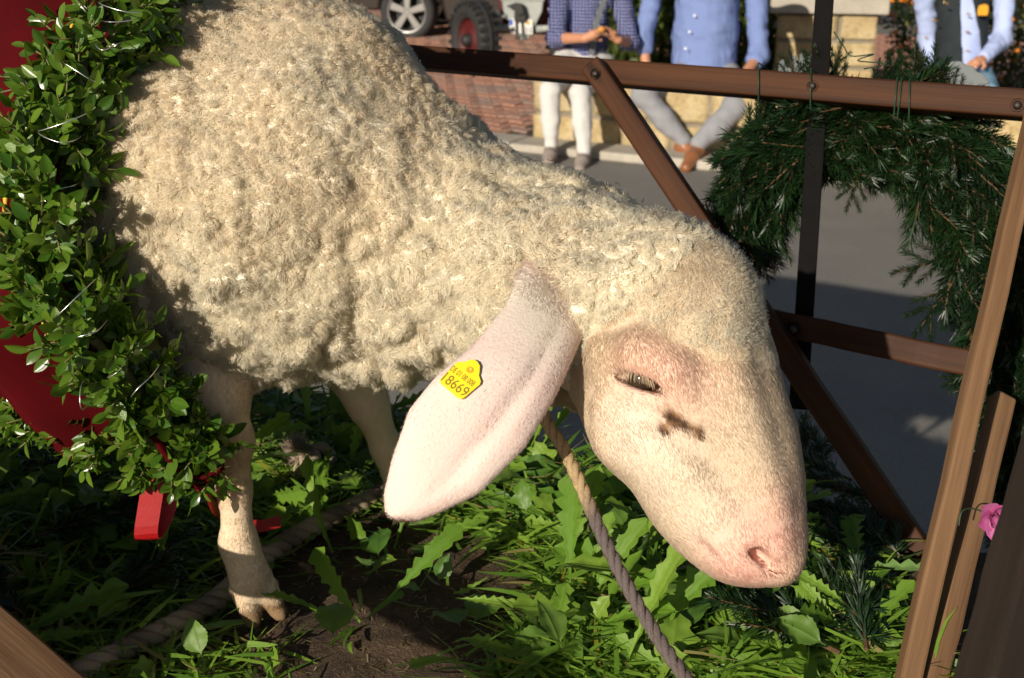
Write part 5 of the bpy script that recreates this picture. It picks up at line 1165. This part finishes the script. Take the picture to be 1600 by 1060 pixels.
def person(label, J, shirt, trou, shoe, sole, sw=.185, tor=1., hair_long=False, extra=None, group=None):
    """J: pixel/depth joints: hip, chest, neck, head, sh/el/wr/tip l and r, hp/kn/an/toe l and r"""
    P = {k: np.asarray(v, float) for k, v in J.items()}
    root = empty('person', (P['hip'][0], P['hip'][1], STREET), label, 'person', group); bpy.context.view_layer.update()
    b = [[(P['hip'], .13 * tor), (P['chest'], .12 * tor), (P['neck'] - np.array([0, 0, .05]), .075)], [(P['neck'], .05), (P['head'] - np.array([0, 0, .06]), .055), (P['head'], .085), (P['head'] + np.array([0, .01, .05]), .09)]]
    face = nrm(np.array([P['head'][0] * -.2, -1, -.05])); b.append([(P['head'] + face * .085 - np.array([0, 0, .01]), .014), (P['head'] + face * .098 - np.array([0, 0, .03]), .014)])
    for sx in (-1, 1): b.append([(P['head'] + np.array([sx * .09, .01, 0]), .014), (P['head'] + np.array([sx * .093, .015, .03]), .016)])
    for s in 'lr':
        b += [[(P['sh' + s], .052), (P['el' + s], .040), (P['wr' + s], .028)], [(P['hp' + s], .08), (P['kn' + s], .055), (P['an' + s], .036)], [(P['an' + s], .036), (P['toe' + s], .03)]] + hand_chains(P['wr' + s], P['tip' + s], P.get('pn' + s, np.array([0, .3, -1.])), J.get('curl' + s, .6))
    part_sdf('body', b, M_PSKIN, root, .012, .0062)
    hd = P['head']; hc = [[(hd + np.array([0, .03, .055]), .098), (hd + np.array([0, .05, 0]), .09)]]
    if hair_long: hc[0].append((hd + np.array([0, .06, -.12]), .07))
    part_sdf('hair', hc, M_HAIR, root, .02, .012, .004)
    ch = [[(P['hip'] + np.array([0, -.0, -.02]), .158 * tor), ((P['hip'] + P['chest']) / 2, .155 * tor), (P['chest'], .15 * tor), (P['neck'] - np.array([0, 0, .07]), .09)]]
    ch.append([(P['shl'], .078), (P['shr'], .078)])
    for s in 'lr': e = J.get('cuff' + s, .95); w0 = P['el' + s] + (P['wr' + s] - P['el' + s]) * e; ch.append([(P['sh' + s], .078), (P['el' + s], .060), (w0, .045 if e > .5 else .060)])
    part_sdf('shirt', ch, shirt, root, .035, .008, .0085, None, len(label))
    tc = [[(P['hip'] - np.array([0, 0, .03]), .150 * tor), (P['hpl'], .095), ], [(P['hip'] - np.array([0, 0, .03]), .150 * tor), (P['hpr'], .095)]]
    for s in 'lr': tc.append([(P['hp' + s], .098), ((P['hp' + s] + P['kn' + s]) / 2, .086), (P['kn' + s], .070 * J.get('slim', 1)), ((P['kn' + s] + P['an' + s]) / 2, .064 * J.get('slim', 1)), (P['an' + s] + np.array([0, 0, .03]), .048 * J.get('slim', 1))])
    part_sdf('trousers', tc, trou, root, .03, .008, .006, None, len(label) + 3)
    for s in 'lr':
        a, t_ = P['an' + s], P['toe' + s]; part_sdf('shoe', [[(a - np.array([0, 0, .02]), .046), (a * .5 + t_ * .5, .044), (t_, .036)], [(a + nrm(a - t_) * .03 - np.array([0, 0, .03]), .04), (a, .043)]], shoe, root, .02, .007, .001)
    return root, P
U = lambda u, v, d: W(u, v, d)
FT = proj(GS(885, 258))[2]
wj = dict(hip=U(915, 92, FT + .50), chest=U(918, 0, FT + .47), neck=U(916, -62, FT + .42), head=U(916, -105, FT + .36), shl=U(878, -40, FT + .45), shr=U(962, -40, FT + .45), ell=U(870, 60, FT + .33), wrl=U(914, 60, FT + .12), tipl=U(938, 50, FT + .08), elr=U(985, 66, FT + .36), wrr=U(966, 62, FT + .14), tipr=U(946, 46, FT + .10),
          cuffl=.12, cuffr=.1, hpl=U(885, 100, FT + .45), hpr=U(935, 102, FT + .45), knl=U(860, 142, FT + .08), knr=U(906, 145, FT + .02), anl=U(861, 234, FT + .12), anr=U(913, 243, FT + .03), toel=U(857, 256, FT - .03), toer=U(906, 266, FT - .12), slim=.9, pnl=np.array([.4, -.5, -.6]), pnr=np.array([-.4, -.5, -.6]))
wm, Pw = person('person in navy patterned blouse and white trousers holding a snack', wj, M_BLOUSE, M_WTR, M_GSH, M_SOLE, tor=.92, hair_long=True)
mb = MB(); st_ = [U(975, -60, FT + .33), U(948, -10, FT + .27), U(931, 40, FT + .27), U(924, 85, FT + .30)]; p = catmull(st_, 5); v = []; [v.extend([q - np.array([.02, 0, 0]), q + np.array([.02, 0, 0])]) for q in p]
o = pymesh('shoulder_strap', v, [(2 * i, 2 * i + 1, 2 * i + 3, 2 * i + 2) for i in range(len(p) - 1)], simple('grey_strap', (.09, .10, .11), .6, .1, 60, .1), wm)
sn_ = MB(); M_ = Matrix.Translation(Vector(U(940, 46, FT + .03))); sn_.lathe([(-.02, 1e-4), (-.016, .020), (0, .027), (.014, .020), (.02, 1e-4)], 10, M_); tag(sn_.build('snack', simple('snack_crust', (.60, .26, .05), .7, .3, 60, .3), None, True), 'small golden snack held between both hands of the blouse wearer', 'snack')
MT = proj(GS(1075, 269))[2] + .2
mj = dict(hip=U(1100, 105, MT + .48), chest=U(1105, 0, MT + .45), neck=U(1108, -75, MT + .40), head=U(1108, -120, MT + .34), shl=U(1030, -45, MT + .42), shr=U(1180, -45, MT + .42), ell=U(1004, 62, MT + .46), wrl=U(1012, 118, MT + .44), tipl=U(1012, 150, MT + .36), elr=U(1186, 88, MT + .36), wrr=U(1148, 136, MT + .12), tipr=U(1108, 150, MT - .04), cuffl=.25, cuffr=.15,
          hpl=U(1065, 122, MT + .40), hpr=U(1135, 122, MT + .40), knl=U(1006, 148, MT + .08), knr=U(1148, 168, MT + .0), anl=U(1068, 226, MT + .10), anr=U(1090, 232, MT - .06), toel=U(1110, 256, MT - .0), toer=U(1072, 262, MT - .20), slim=1.08, curlr=.25, pnr=np.array([0, .2, -1.]))
mn, Pm = person('person in blue checked shirt and grey trousers with crossed ankles', mj, M_SHIRT, M_GTR, M_BSH, M_SOLE, tor=1.36)
for u, v in ((1085, 25), (1077, 50), (1071, 76)):
    mb = MB(); mb.lathe([(0, .0085), (.004, .008), (.005, 1e-4)], 10, frame(U(u, v, MT + .235), (0, -1, .2), (0, 0, 1)) @ Matrix.Rotation(R(90), 4, 'Y')); mb.build('button', M_BUT, mn)
TT = FT + .25
tj = dict(hip=U(1500, 110, TT + .40), chest=U(1505, 10, TT + .40), neck=U(1505, -75, TT + .36), head=U(1505, -120, TT + .30), shl=U(1440, -45, TT + .38), shr=U(1572, -45, TT + .38), ell=U(1450, 62, TT + .66), wrl=U(1465, 125, TT + .6), tipl=U(1470, 150, TT + .55), elr=U(1566, 62, TT + .34), wrr=U(1536, 92, TT + .14), tipr=U(1508, 106, TT + .04), cuffr=.93,
          hpl=U(1465, 125, TT + .33), hpr=U(1530, 125, TT + .33), knl=U(1432, 128, TT - .05), knr=U(1545, 150, TT - .05), anl=U(1440, 240, TT - .02), anr=U(1540, 245, TT - .02), toel=U(1436, 258, TT - .18), toer=U(1536, 264, TT - .18))
th, Pt = person('person in pale blue shirt and open dark vest with orange badge', tj, M_LSHIRT, M_JEAN, M_BSH, M_SOLE)
vc = [[(Pt['hip'] + np.array([0, .0, .02]), .172), ((Pt['hip'] + Pt['chest']) / 2, .168), (Pt['chest'], .165), (Pt['neck'] - np.array([0, 0, .09]), .10)], [(Pt['shl'] * .8 + Pt['shr'] * .2, .075), (Pt['shr'] * .8 + Pt['shl'] * .2, .075)]]
ctr = (Pt['hip'] + Pt['chest']) / 2
def vcut(p):
    x = p[:, 0] - ctr[0] - .01; z = p[:, 2] - ctr[2]; return np.where(p[:, 1] < ctr[1], .075 - .10 * (z + .1) - np.abs(x + .12 * (z)), -1.) * .8
part_sdf('vest', vc, M_VEST, th, .03, .008, .004, vcut)
vs_ = min(Pt['chest'][1], ctr[1]) - .185
for u, v in ((1478, 5), (1461, 32), (1447, 60), (1513, 22), (1512, 50), (1512, 80)):
    q = U(u, v, 1.); q = CAM + (q - CAM) * ((vs_ - .0 - CAM[1]) / (q - CAM)[1]); mb = MB(); mb.box((-.018, -.006, -.005), (.018, .004, .005), None, Matrix.Translation(Vector(q)) @ Matrix.Rotation(.4, 4, 'Y')); mb.build('clasp', M_GOLD, th, False, .002)
q = U(1536, 16, 1.); q = CAM + (q - CAM) * ((vs_ + .005 - CAM[1]) / (q - CAM)[1]); mb = MB(); mb.prism([(-.032, -.035), (.032, -.035), (.036, .0), (.030, .03), (.01, .038), (-.012, .034), (-.03, .028), (-.036, 0)], -.004, .004, Matrix.Translation(Vector(q)) @ Matrix.Rotation(R(90), 4, 'X')); mb.build('badge', simple('orange_badge', (.78, .36, .02), .6, .1, 60, .1), th, False, .002)
